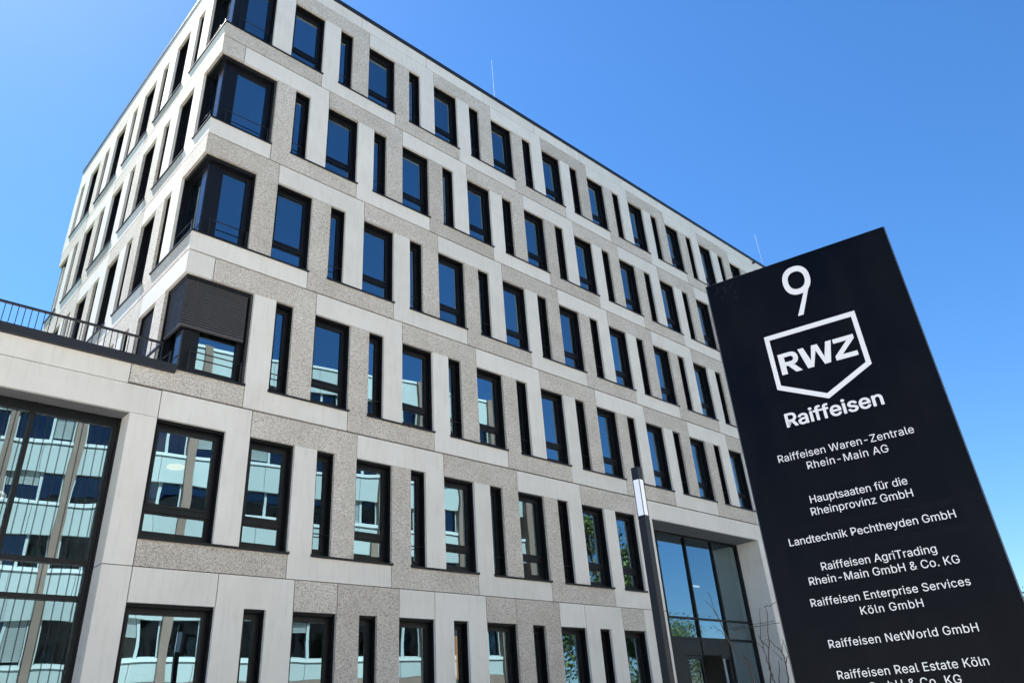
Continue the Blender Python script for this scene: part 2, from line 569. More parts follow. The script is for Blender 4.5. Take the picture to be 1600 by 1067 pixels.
# ----- front, storeys 2..5
for r in (2, 3, 4, 5):
    a = SILL[r]; t = a + HGT; u = t + .6; b = a - .55
    if r in (2, 4):
        ev = (r == 2)
        X0 = 0.0; kmin, kmax = 1, 12
        fr = -.05
        row('F', r, X0, kmin, kmax, ev, 0, 0)
        upper('F', -WW, MOD - WW, t, u, a, ev)                              # k = 0
        upper('F', XC, -WW, t, u, a, not ev, 0, 0)                          # corner piece
        if r == 2:
            panel('F', rect(-2.44 + G, 0 - G, b + G, a - .046), True)
        else:
            lower('F', XC, 0, b, t, a, ev, 0, 0)
        sill('F', XC - .032, .0, a)
        ll = 1.08
    else:
        ev = (r == 5)
        X0 = 1.35; kmin, kmax = 1, 12
        fr = -.29
        row('F', r, X0, kmin, kmax, ev, 0, 0)
        upper('F', .3, .3 + MOD, t, u, a, ev)                               # k = 0
        put('wide', 'F', .3, a); OPEN['F'].append((.3, 1.35, a, t))
        upper('F', XC, .3, t, u, a, not ev, .59, 0)                         # corner piece with pier
        lower('F', XC, 1.35, b, t, a, ev, 0, 0)
        sill('F', XC - .032, 1.38, a)
        ll = 1.38
    OPEN['F'].append((XC, fr, a, t)); OPEN['L'].append((-ll, 0, a, t))
    cw = corner_window(a, fr, ll, t)
    if r == 2: CW2 = (cw, a, fr, ll, t)
    # right hand end strip of the storey
    Xl = X0 + MOD * kmax
    agg = ((kmax + 1) % 2 == 0) == ev
    panel('F', [(Xl + G, b + G), (XEND, b + G), (XEND, t), (Xl + .002, t), (Xl + .002, a - .046), (Xl + G, a - .046)], agg)
    panel('F', rect(Xl + MOD - WW + G, XEND, t + .002, u - G), agg)

# ----- left flank, storeys 2..5
for r in (2, 3, 4, 5):
    a = SILL[r]; t = a + HGT; u = t + .6; b = a - .55
    sl = -YEND
    if r in (3, 5):
        ev = (r == 5); X0 = -3.03; ll = 1.38
        row('L', r, X0, -3, 0, ev, 0, 0)
        put('slim', 'L', X0 + MOD - NL, a); OPEN['L'].append((-2.46, -1.98, a, t))
        upper('L', -1.38, EL, t, u, a, not ev, 0, G, 0)
        panel('L', [(X0 + G, b + G), (EL, b + G), (EL, a - .046), (-2.46, a - .046), (-2.46, t - .002), (X0 + .002, t - .002), (X0 + .002, a - .046), (X0 + G, a - .046)], not ev)
        sill('L', -2.48, -.102, a)
        # far corner: narrow opening reaching the back edge
        xk = X0 - 3 * MOD                                                    # last wide right edge
        upper('L', sl, xk - WW, t, u, a, not ev, .6, 0)
        OPEN['L'].append((sl, xk - NL + NW, a, t))
        far = (sl, xk - NL + NW)
    else:
        ev = (r == 4); X0 = -1.68; ll = 1.08
        row('L', r, X0, -3, 0, ev, 0, 0)
        # the unit nearest the corner has no further neighbour: its lintel simply runs to the corner
        panel('L', [(X0 + G, b + G), (EL, b + G), (EL, a - .046), (-1.10, a - .046), (-1.10, t - .002), (X0 + .002, t - .002), (X0 + .002, a - .046), (X0 + G, a - .046)], not ev)
        sill('L', -1.10, -.102, a)
        xk = X0 - 4 * MOD
        OPEN['L'].append((sl, xk, a, t))
        upper('L', sl, X0 - 3 * MOD - WW, t, u, a, ev, .6, 0)
        lower('L', sl, xk, b, t, a, ev, 0, 0)
        sill('L', sl - .03, xk + .03, a)
        far = (sl, xk)
    mb = MB(); ring(mb, far[0] + .1, far[1] - .004, a, t - .004, .07, .09, .3); mb.xf(FM['L'])
    fo = mb.build('corner_window', M['frame'], B)
    p = MB(); p.quad([(far[0] + .16, .25, a + .05), (far[1] - .06, .25, a + .05), (far[1] - .06, .25, t - .06), (far[0] + .16, .25, t - .06)]); p.xf(FM['L'])
    p.build('pane', M['glass'], fo)
    if r in (3, 5):
        pass

# ----- storey 1 and ground floor of the front
a = SILL[1]; t = a + HGT; u = t + .6; b = a - .55
X0 = 1.35
GT = Z0 + 3.285                             # ground floor opening head
GB = Z0 + .15                               # its sill
ROW1_ZB = b
BT = Z0 + 7.41
panel('F', [(-1.76 + G, t), (-.30, t), (-.30, a), (.25 - .002, a), (.25 - .002, t), (.25 - G, t), (.25 - G, u - G), (-1.76 + G, u - G)], False)
panel('F', rect(-1.76 + G, 1.35 - G, b + G, a - .046), True)
sill('F', -1.76, 1.38, a)
w1 = make_window('wide_window', 1.45, HGT); w1.location = (-1.75, 0, a); OPEN['F'].append((-1.75, -.30, a, t))
put('wide', 'F', .3 - .02, a); OPEN['F'].append((.28, 1.33, a, t))
upper('F', .25, .3 + MOD, t, u, a, True)
row('F', 1, X0, 1, 4, True, 0, 0)
# unit beside the entrance: a single wide window
put('wide', 'F', 12.68, a); OPEN['F'].append((12.68, 13.73, a, t))
panel('F', [(12.15 + G, b + G), (14.6, b + G), (14.6, t), (13.73, t), (13.73, a - .046), (12.68, a - .046), (12.68, t - .002), (12.15 + .002, t - .002), (12.15 + .002, a - .046), (12.15 + G, a - .046)], False)
sill('F', 12.66, 13.76, a)
panel('F', rect(13.8 + G, 22.0 - G, t, u - G), False)
# beyond the entrance
panel('F', rect(21.32, 21.9 - G, Z0 + .1, t), False, 'portal_pillar')
for k in range(8, 13):
    X = X0 + MOD * k; agg = k % 2 == 0
    put('wide', 'F', X - WW, a); OPEN['F'].append((X - WW, X, a, t))
    sill('F', X - NL - .02 if k > 8 else X - WW - .02, X + .03, a)
    upper('F', X - WW if k > 8 else 22.0, X + MOD - WW, t, u, a, agg)
    if k > 8:
        put('slim', 'F', X - NL, a); OPEN['F'].append((X - NL, X - NL + NW, a, t))
        lower('F', X - MOD, X, b, t, a, agg)
    else:
        lower('F', 21.9, X, b, t, a, agg, 0)
Xl = X0 + MOD * 12
panel('F', [(Xl + G, b + G), (XEND, b + G), (XEND, t), (Xl + .002, t), (Xl + .002, a - .046), (Xl + G, a - .046)], False)
panel('F', rect(Xl + MOD - WW + G, XEND, t + .002, u - G), False)
# ground floor
gu = b
gh = GT - GB
gw0 = make_window('wide_window', 1.65, gh, None); gw0.location = (-1.75, 0, GB); OPEN['F'].append((-1.75, -.10, GB, GT))
gwide = make_window('wide_window', WW, gh, None); gslim = make_window('narrow_window', NW, gh, None)
for o in (gw0, gwide):
    for ch in list(o.children):
        if ch.name.startswith('guard_bar'):
            bpy.data.objects.remove(ch)
panel('F', rect(-1.76 + G, -.10 - G, GT, gu - G), False)
XG = 2.62
def pi_panel(x0, x1, n0, agg):
    """inverted U over one narrow window"""
    panel('F', [(x0 + .002, Z0 - .9), (n0, Z0 - .9), (n0, GT), (n0 + NW, GT), (n0 + NW, Z0 - .9), (x1 - .002, Z0 - .9), (x1 - .002, GT), (x1 - G, GT), (x1 - G, gu - G), (x0 + G, gu - G), (x0 + G, GT), (x0 + .002, GT)], agg)
pi_panel(-.10, XG - WW, .49, False)
firstg = [True, True]
for k in list(range(0, 5)) + list(range(8, 13)):
    X = XG + MOD * k; agg = k % 2 == 0
    if k != 8:
        sx = X - NL
        OPEN['F'].append((sx, sx + NW, GB, GT))
        if firstg[1]:
            gslim.location = (sx, 0, GB); firstg[1] = False
        else:
            dup(gslim, B, (sx, 0, GB))
    OPEN['F'].append((X - WW, X, GB, GT))
    if firstg[0]:
        gwide.location = (X - WW, 0, GB); firstg[0] = False
    else:
        dup(gwide, B, (X - WW, 0, GB))
    panel('F', rect(X - WW + G, X - G, GT, gu - G), agg)
    if k not in (4, 12):
        pi_panel(X, X + MOD - WW, X + MOD - NL, agg)
    panel('F', rect(X - WW + G, X - G, Z0 - .9, GB - .02), False)
panel('F', rect(XG + MOD * 4 + G, 14.6, Z0 - .9, gu - G), False)
panel('F', rect(21.91, XG + MOD * 8 - WW - G, Z0 - .9, gu - G), False)
panel('F', rect(XG + MOD * 12 + G, XEND, Z0 - .9, gu - G), False)
panel('F', rect(-1.76 + G, -.10 - G, Z0 - .9, GB - .02), False)

# ----- wing: pillar, bands
panel('F', rect(-2.30, -1.76 - G, b + G, t - G), False); panel('F', rect(-2.30, -1.76 - G, Z0 - .9, b - G), False)
for (d0, z0, z1) in ((0, b + G, t), (0, Z0 - .9, b - G)):
    mb = MB(); mb.box(-2.303, -2.25, PD + .002, .50, z0, z1); mb.build('reveal_panel', M['smooth'], B)
WL = -13.0
panel('F', rect(WL, -1.76 - G, t, BT - .006), False); panel('F', rect(WL, -2.44 - G, BT + G, Z0 + 7.84), False)
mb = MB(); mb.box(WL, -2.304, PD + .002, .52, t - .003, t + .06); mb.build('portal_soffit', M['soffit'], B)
panel('F', rect(WL, -11.2, Z0 - .9, t - G), False)

# ----- parapet
PZ = SILL[5] + HGT + .6
x = XC
xs = [XC] + [2.68 + MOD * i for i in range(0, 13)]
xs[-1] = XEND
for i in range(len(xs) - 1):
    panel('F', rect(xs[i] + (G if i else 0), xs[i + 1] - (G if i < len(xs) - 2 else 0), PZ + .004, Z0 + 22.06), False, 'parapet_panel')
ys = [EL, -4.1, -6.8, -9.5, -YEND]
for i in range(4):
    panel('L', rect(ys[i + 1] + (G if i < 3 else 0), ys[i] - (G if i else 0), PZ + .004, Z0 + 22.06), False, 'parapet_panel')
mb = MB()
mb.box(XC - .022, XEND + .05, -.045, .36, Z0 + 22.062, Z0 + 22.21); mb.box(XC - .022, XC + .36, .362, YEND + .06, Z0 + 22.062, Z0 + 22.21)
mb.box(XEND - .36, XEND + .05, .362, YEND + .06, Z0 + 22.062, Z0 + 22.21); mb.box(XC + .362, XEND - .362, YEND - .3, YEND + .06, Z0 + 22.062, Z0 + 22.21)
mb.build('roof_coping', M['coping'], B)
mb = MB(); mb.box(27.2, 27.32, -.10, .0, Z0 + 21.86, Z0 + 21.95); mb.build('overflow_spout', M['metal'], B)

# ----- backing wall with the openings left free
def backing(mb, face, s0, s1, z0, z1, d0=PD, d1=.33):
    op = [o for o in OPEN[face]]
    xs = sorted({s0, s1} | {min(max(v, s0), s1) for o in op for v in o[:2]})
    zs = sorted({z0, z1} | {min(max(v, z0), z1) for o in op for v in o[2:]})
    for j in range(len(zs) - 1):
        za, zb = zs[j], zs[j + 1]
        if zb - za < 1e-4: continue
        start = None
        for i in range(len(xs) - 1):
            xa, xb = xs[i], xs[i + 1]
            cx, cz = (xa + xb) / 2, (za + zb) / 2
            hole = any(o[0] - 1e-6 <= cx <= o[1] + 1e-6 and o[2] <= cz <= o[3] for o in op)
            if hole:
                if start is not None:
                    cells.append((face, start, xa, za, zb)); start = None
            elif start is None:
                start = xa
        if start is not None:
            cells.append((face, start, xs[-1], za, zb))
cells = []
OPEN['F'].append((14.6, 21.32, Z0 - 1, SILL[1] + HGT))          # entrance portal
OPEN['F'].append((-11.2, -2.30, Z0 - 1, SILL[1] + HGT))         # big wing glazing
backing(None, 'F', XC + PD + .002, XEND, Z0 + 7.84, Z0 + 22.05)
backing(None, 'F', XC, XEND, Z0 - .95, Z0 + 7.84)
fcells = list(cells); cells = []
backing(None, 'F', WL, XC, Z0 - .95, Z0 + 7.83)
fcells += cells; cells = []
backing(None, 'L', -YEND, 0, Z0 + 7.4, Z0 + 22.05)
lcells = cells
mb = MB()
for (_, xa, xb, za, zb) in fcells:
    mb.box(xa, xb, PD, .33, za, zb)
m2 = MB()
for (_, xa, xb, za, zb) in lcells:
    m2.box(xa, min(xb, -.33), PD, .33, za, zb)
m2.xf(FM['L'])
me = bpy.data.meshes.new('tmp'); m2.bm.to_mesh(me); mb.bm.from_mesh(me); m2.bm.free(); bpy.data.meshes.remove(me)
mb.build('wall', M['joint'], B)

# ----- inside: slabs, ceilings, core, back and far walls
mb = MB(); mb.use(M['ceiling'])
for r in range(1, 6):
    zc = SILL[r] + HGT + .16
    mb.box(XC + .34, XEND - .34, .34, YEND - .34, zc, zc + .25)
zc = GT + .16
mb.box(XC + .34, XEND - .34, 1.25, YEND - .34, zc, zc + .25); mb.box(XC + .34, 14.3, .34, 1.25, zc, zc + .25)
mb.build('floor_slab', None, B)
mb = MB()
mb.box(2.0, XEND - 5, 5.2, YEND - 5.2, Z0, Z0 + 21.4)
for x in (.0, 8.1, 13.9, 21.6, 27.1, 32.0):
    for r in range(2, 6):
        xx = x + (.0 if r % 2 else 1.35) + .3
        mb.box(xx - .05, xx + .05, .36, 5.2, SILL[r] - .6, SILL[r] + HGT + .15)
mb.build('interior_wall', M['interior'], B)
mb = MB(); mb.use(M['smooth'])
mb.box(XEND - .33, XEND, .34, YEND - .33, Z0 - .95, Z0 + 22.05); mb.box(XC + .1, XEND, YEND - .32, YEND - .02, Z0 - .95, Z0 + 22.05); mb.box(XC, XC + .3, .34, YEND - .33, Z0 - .95, Z0 + 7.39)
mb.build('rear_wall', None, B)
mb = MB(); mb.box(XC + .34, XEND - .34, .37, YEND - .34, Z0 + 21.75, Z0 + 21.95); mb.build('roof', M['joint'], B)

# ----- blinds of storey 2
cw, a2, fr, ll, t2 = CW2
mb = MB(); zb = Z0 + 9.10
slats(mb, XC + .10, fr - .06, .13, zb, t2 - .02); slats(mb, .10, ll - .06, XC + .13, zb, t2 - .02, axis='L')
for xx in (XC + .35, XC + .82, fr - .3):
    mb.box(xx - .004, xx + .004, .088, .094, zb, t2 - .02)
mb.box(XC + .10, fr - .06, .10, .16, zb - .035, zb - .005); mb.box(XC + .10, XC + .16, .165, ll - .06, zb - .035, zb - .005)
mb.build('blind', M['blind'], cw)
bw = next(o for o in WINS if abs(o.rotation_euler[2]) > 1 and abs(o.location.z - SILL[2]) < .01 and abs(o.location.y - 2.73) < .02)
mb = MB(); slats(mb, .03, WW - .03, .15, .35, HGT - .03); mb.build('blind', M['blind'], bw)

# ----- wing: coping, deck, curtain glazing
mb = MB()
mb.box(WL - .05, -1.575, -.075, .30, Z0 + 7.842, Z0 + 8.03)
mb.build('wing_coping', M['coping'], B)
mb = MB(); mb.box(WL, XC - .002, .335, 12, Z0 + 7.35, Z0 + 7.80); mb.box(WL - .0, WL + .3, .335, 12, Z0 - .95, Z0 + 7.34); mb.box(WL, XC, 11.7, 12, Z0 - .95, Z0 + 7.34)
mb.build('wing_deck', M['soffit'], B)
cg = MB(); gy = .52; tz = SILL[1] + HGT
mull = [-2.39 - 1.475 * i for i in range(7)]
for i, xm in enumerate(mull):
    cg.box(xm - .04, xm + .04, gy - .07, gy + .09, Z0 - .85, tz - .002)
trans = [(tz - .10, .095), (Z0 + 3.985, .045), (Z0 + 3.37, .045), (Z0 + .2, .05)]
for i in range(6):
    for (zz, hh) in trans:
        cg.box(mull[i + 1] + .041, mull[i] - .041, gy - .06, gy + .08, zz - hh, zz + hh)
cg.box(-2.349, -2.302, gy - .09, gy + .09, Z0 - .85, tz - .002)
CGO = cg.build('curtain_glazing', M['frame'], B)
for i in range(6):
    for (z0, z1) in ((Z0 + .25, Z0 + 3.325), (Z0 + 3.415, Z0 + 3.94), (Z0 + 4.03, tz - .195)):
        hx = (mull[i] - mull[i + 1]) / 2 - .04; hz = (z1 - z0) / 2
        p = MB(); p.quad([(-hx, 0, -hz), (hx, 0, -hz), (hx, 0, hz), (-hx, 0, hz)])
        q = p.build('pane', M['stripe'], CGO); q.location = ((mull[i] + mull[i + 1]) / 2, gy, (z0 + z1) / 2)
        q.rotation_euler = (random.gauss(0, .003), 0, random.gauss(0, .003))
mb = MB(); mb.box(WL + .3, XC, 4.5, 4.7, Z0 - .9, Z0 + 7.34); mb.build('interior_wall', M['interior'], B)

# ----- entrance portal
tz = SILL[1] + HGT
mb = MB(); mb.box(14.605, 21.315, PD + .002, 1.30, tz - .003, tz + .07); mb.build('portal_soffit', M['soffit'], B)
for zz in ((Z0 + .1, Z0 + 3.9 - G), (Z0 + 3.9 + G, tz - .003)):
    mb = MB(); mb.box(21.316, 21.385, PD + .002, 1.3, *zz); mb.build('reveal_panel', M['smooth'], B)
    mb = MB(); mb.box(14.535, 14.604, PD + .002, 1.3, *zz); mb.build('reveal_panel', M['smooth'], B)
eg = MB(); ey = 1.03
em = [14.64, 16.02, 17.745, 19.50, 21.28]
for xm in em:
    eg.box(xm - .035, xm + .035, ey - .07, ey + .08, Z0 + (2.82 if xm == 17.745 else .45), tz - .004)
for i in range(4):
    xa, xb = em[i] + .036, em[i + 1] - .036
    eg.box(xa, xb, ey - .06, ey + .07, tz - .08, tz - .004)
    eg.box(xa, xb, ey - .06, ey + .07, Z0 + 3.93, Z0 + 3.99)
    eg.box(xa, xb, ey - .06, ey + .07, Z0 + 3.28, Z0 + 3.35)
    if i in (1, 2):
        eg.box(xa, xb, ey - .045, ey + .06, Z0 + 2.83, Z0 + 3.278)
    eg.box(xa, xb, ey - .04, ey + .06, Z0 + 6.42, Z0 + 6.45) if i < 0 else None
eg.box(16.056, 16.72, ey - .05, ey + .06, Z0 + .45, Z0 + 2.828)
eg.box(16.72, 19.463, ey - .055, ey - .03, Z0 + 2.79, Z0 + 2.828)
EG = eg.build('entrance_glazing', M['frame'], B)
for i in range(4):
    zs = [(Z0 + 3.355, Z0 + 3.925), (Z0 + 3.995, tz - .085)]
    if i in (0, 3): zs.append((Z0 + .5, Z0 + 3.275))
    for z0, z1 in zs:
        hx = (em[i + 1] - em[i]) / 2 - .036; hz = (z1 - z0) / 2
        p = MB(); p.quad([(-hx, 0, -hz), (hx, 0, -hz), (hx, 0, hz), (-hx, 0, hz)])
        q = p.build('pane', M['glass'], EG); q.location = ((em[i + 1] + em[i]) / 2, ey, (z0 + z1) / 2)
        q.rotation_euler = (random.gauss(0, .002), 0, random.gauss(0, .002))
def door(x, w, rz):
    mb = MB(); ring(mb, 0, w, 0, 2.32, .10, -.03, .03, .2, .10)
    o = mb.build('entrance_door', M['frame'], B, (x, ey, Z0 + .46), rz)
    p = MB(); p.quad([(.09, 0, .19), (w - .09, 0, .19), (w - .09, 0, 2.23), (.09, 0, 2.23)]); p.build('pane', M['door_glass'], o)
    h = MB(); h.tube([(w - .14, -.08, .6), (w - .14, -.08, 1.9)], .016, 8); h.box(w - .15, w - .13, -.08, -.03, .7, .72); h.box(w - .15, w - .13, -.08, -.03, 1.78, 1.8)
    h.build('handle', M['rail'], o)
door(16.73, .93, 0.0)
d2 = door(19.46, 1.30, math.pi + R(18))
mb = MB(); mb.box(14.6, 21.32, -.6, 4.5, .11, Z0 + .45); mb.box(14.3, 21.6, -1.0, -.6, .11, Z0 + .15); mb.box(14.3, 21.6, -1.35, -1.0, .11, Z0 - .2); mb.box(14.3, 21.6, -1.7, -1.35, .11, Z0 - .5)
mb.build('entrance_steps', M['kerb'], B)
mb = MB(); mb.box(14.4, 21.5, 4.6, 4.75, Z0 + .45, Z0 + 7.0); mb.box(14.3, 14.4, 1.32, 4.6, Z0 + .45, Z0 + 7.0); mb.box(21.45, 21.55, 1.32, 4.6, Z0 + .45, Z0 + 7.0); mb.build('interior_wall', M['interior'], B)

# ------------------------------------------------------------------ things on and in the building
RL = thing('terrace_railing', 'dark metal railing with thin balusters on the wing roof terrace', 'railing', (-2, .30, Z0 + 7.8))
def rel(o, x, y, z): return (x - o.location.x, y - o.location.y, z - o.location.z)
def part(mb, name, m, root):
    mb.xf(Matrix.Translation(-Vector(root.location))); return mb.build(name, m, root)
mb = MB(); mb.box(-13.0, -1.80, .275, .325, Z0 + 8.60, Z0 + 8.64); mb.box(-1.85, -1.80, .326, 3.6, Z0 + 8.60, Z0 + 8.64); part(mb, 'handrail', M['rail'], RL)
mb = MB(); mb.box(-13.0, -1.80, .285, .315, Z0 + 8.02, Z0 + 8.05); part(mb, 'bottom_rail', M['rail'], RL)
xb = -1.81
while xb > -13:
    mb = MB(); mb.box(xb - .007, xb + .007, .293, .307, Z0 + 7.81, Z0 + 8.60); part(mb, 'baluster', M['rail'], RL); xb -= .1155
for xp in (-1.83, -3.0, -4.17, -6.5, -8.85):
    pass

for (x, lab) in ((10.75, 'thin lightning rod near the middle of the roof edge'), (33.1, 'thin lightning rod rising above the roof edge beside the black sign')):
    o = thing('lightning_rod', lab, 'lightning rod', (x, 2.0, Z0 + 21.95), 0, 'lightning rods on the roof')
    mb = MB(); mb.tube([(0, 0, .1), (0, 0, 2.5), (0, 0, 5.4)], [.010, .007, .005], 6); mb.build('rod', M['galv'], o)
    mb = MB(); mb.box(-.15, .15, -.15, .15, 0, .1); mb.build('base', M['kerb'], o)

# pendant, rings, strip and floor lamp seen through the glass
o = thing('pendant_lamp', 'round glowing pendant lamp behind the first floor window next to the corner wing', 'lamp', (-.70, 1.5, Z0 + 6.40))
mb = MB(); mb.tube([(0, 0, -.03), (0, 0, .0)], [.19, .19], 24); mb.build('lamp_shade', M['warm'], o)
mb = MB(); mb.tube([(0, 0, .0), (0, 0, .58)], .008, 6); mb.build('cable', M['frame'], o)
for (x, y, z, lab) in ((-4.15, 1.5, Z0 + 5.28, 'upper white ring lamp behind the wing glazing'), (-3.95, 1.5, Z0 + 4.08, 'lower white ring lamp behind the wing glazing')):
    o = thing('ring_lamp', lab, 'lamp', (x, y, z), 0, 'ring lamps in the wing')
    mb = MB(); mb.tube([(.36 * math.cos(i * math.pi / 16), .36 * math.sin(i * math.pi / 16), 0) for i in range(33)], .022, 6); mb.build('ring', M['white_l'], o)
    mb = MB(); mb.tube([(.0, .36, .02), (0, 0, 1.2)], .005, 5); mb.tube([(0, -.36, .02), (0, 0, 1.2)], .005, 5); mb.tube([(0, 0, 1.2), (0, 0, Z0 + 7.34 - z)], .006, 5); mb.build('cable', M['frame'], o)
o = thing('strip_lamp', 'short white strip lamp hanging behind the entrance glazing', 'lamp', (19.55, 2.0, Z0 + 5.33))
mb = MB(); mb.box(-.2, .2, -.03, .03, -.03, .03); mb.build('diffuser', M['white_l'], o)
mb = MB(); mb.tube([(-.15, 0, .03), (-.15, 0, 1.6)], .005, 5); mb.tube([(.15, 0, .03), (.15, 0, 1.6)], .005, 5); mb.build('cable', M['frame'], o)
o = thing('floor_lamp', 'amber glowing floor lamp behind a narrow ground floor window', 'lamp', (6.86, 1.1, Z0 + .2))
mb = MB(); mb.tube([(0, 0, 1.9), (0, 0, 2.9)], [.11, .085], 20); mb.build('lamp_shade', M['orange'], o)
mb = MB(); mb.tube([(0, 0, 0), (0, 0, .03)], .15, 16); mb.tube([(0, 0, .03), (0, 0, 1.9)], .015, 8); mb.build('stand', M['frame'], o)

# ------------------------------------------------------------------ sign pylon
SO = Vector((-2.49699, -12.94672, Z0 + 3.378386))
SE = Vector((0.24644885, -0.9691558, 0)).normalized()
ang = math.atan2(SE.y, SE.x)
PY = thing('sign_pylon', 'tall black company sign pylon with white lettering and house number', 'sign', (SO.x, SO.y, .11), ang)
H = SO.z - .11
mb = MB(); mb.box(0, 1.2, .006, .16, .0, H); mb.build('panel', M['sign'], PY, bevel=.003)
for (ua, ub, va, vb) in ((.10, 1.06, -1.735, -1.55), (.12, 1.08, -1.875, -1.775), (.16, 1.05, -2.105, -1.93), (.16, 1.05, -2.29, -2.12)):
    mb = MB(); mb.box(ua, ub, .0046, .0058, H + va, H + vb); mb.build('film_strip', M['film'], PY)
rs = random.Random(4); mb = MB()
for i in range(16):                                     # light scratches near the upper corner
    ux = .04 + rs.random() * .16; vz = H - .03 - rs.random() * .16; ln = rs.uniform(.004, .02); aa = rs.uniform(.6, 1.3)
    dx, dz = math.cos(aa) * ln, math.sin(aa) * ln; wx, wz = -math.sin(aa) * .0006, math.cos(aa) * .0006
    mb.quad([(ux - wx, .0052, vz - wz), (ux + dx - wx, .0052, vz + dz - wz), (ux + dx + wx, .0052, vz + dz + wz), (ux + wx, .0052, vz + wz)])
mb.build('scratches', M['scratch'], PY)
mb = MB(); mb.box(-.006, -.0005, .012, .155, .0, H); mb.box(1.2005, 1.206, .012, .155, 0, H); mb.build('edge_strip', M['sign_edge'], PY)
mb = MB(); mb.box(-.15, 1.35, -.12, .30, -.1, .03); mb.build('base', M['kerb'], PY)
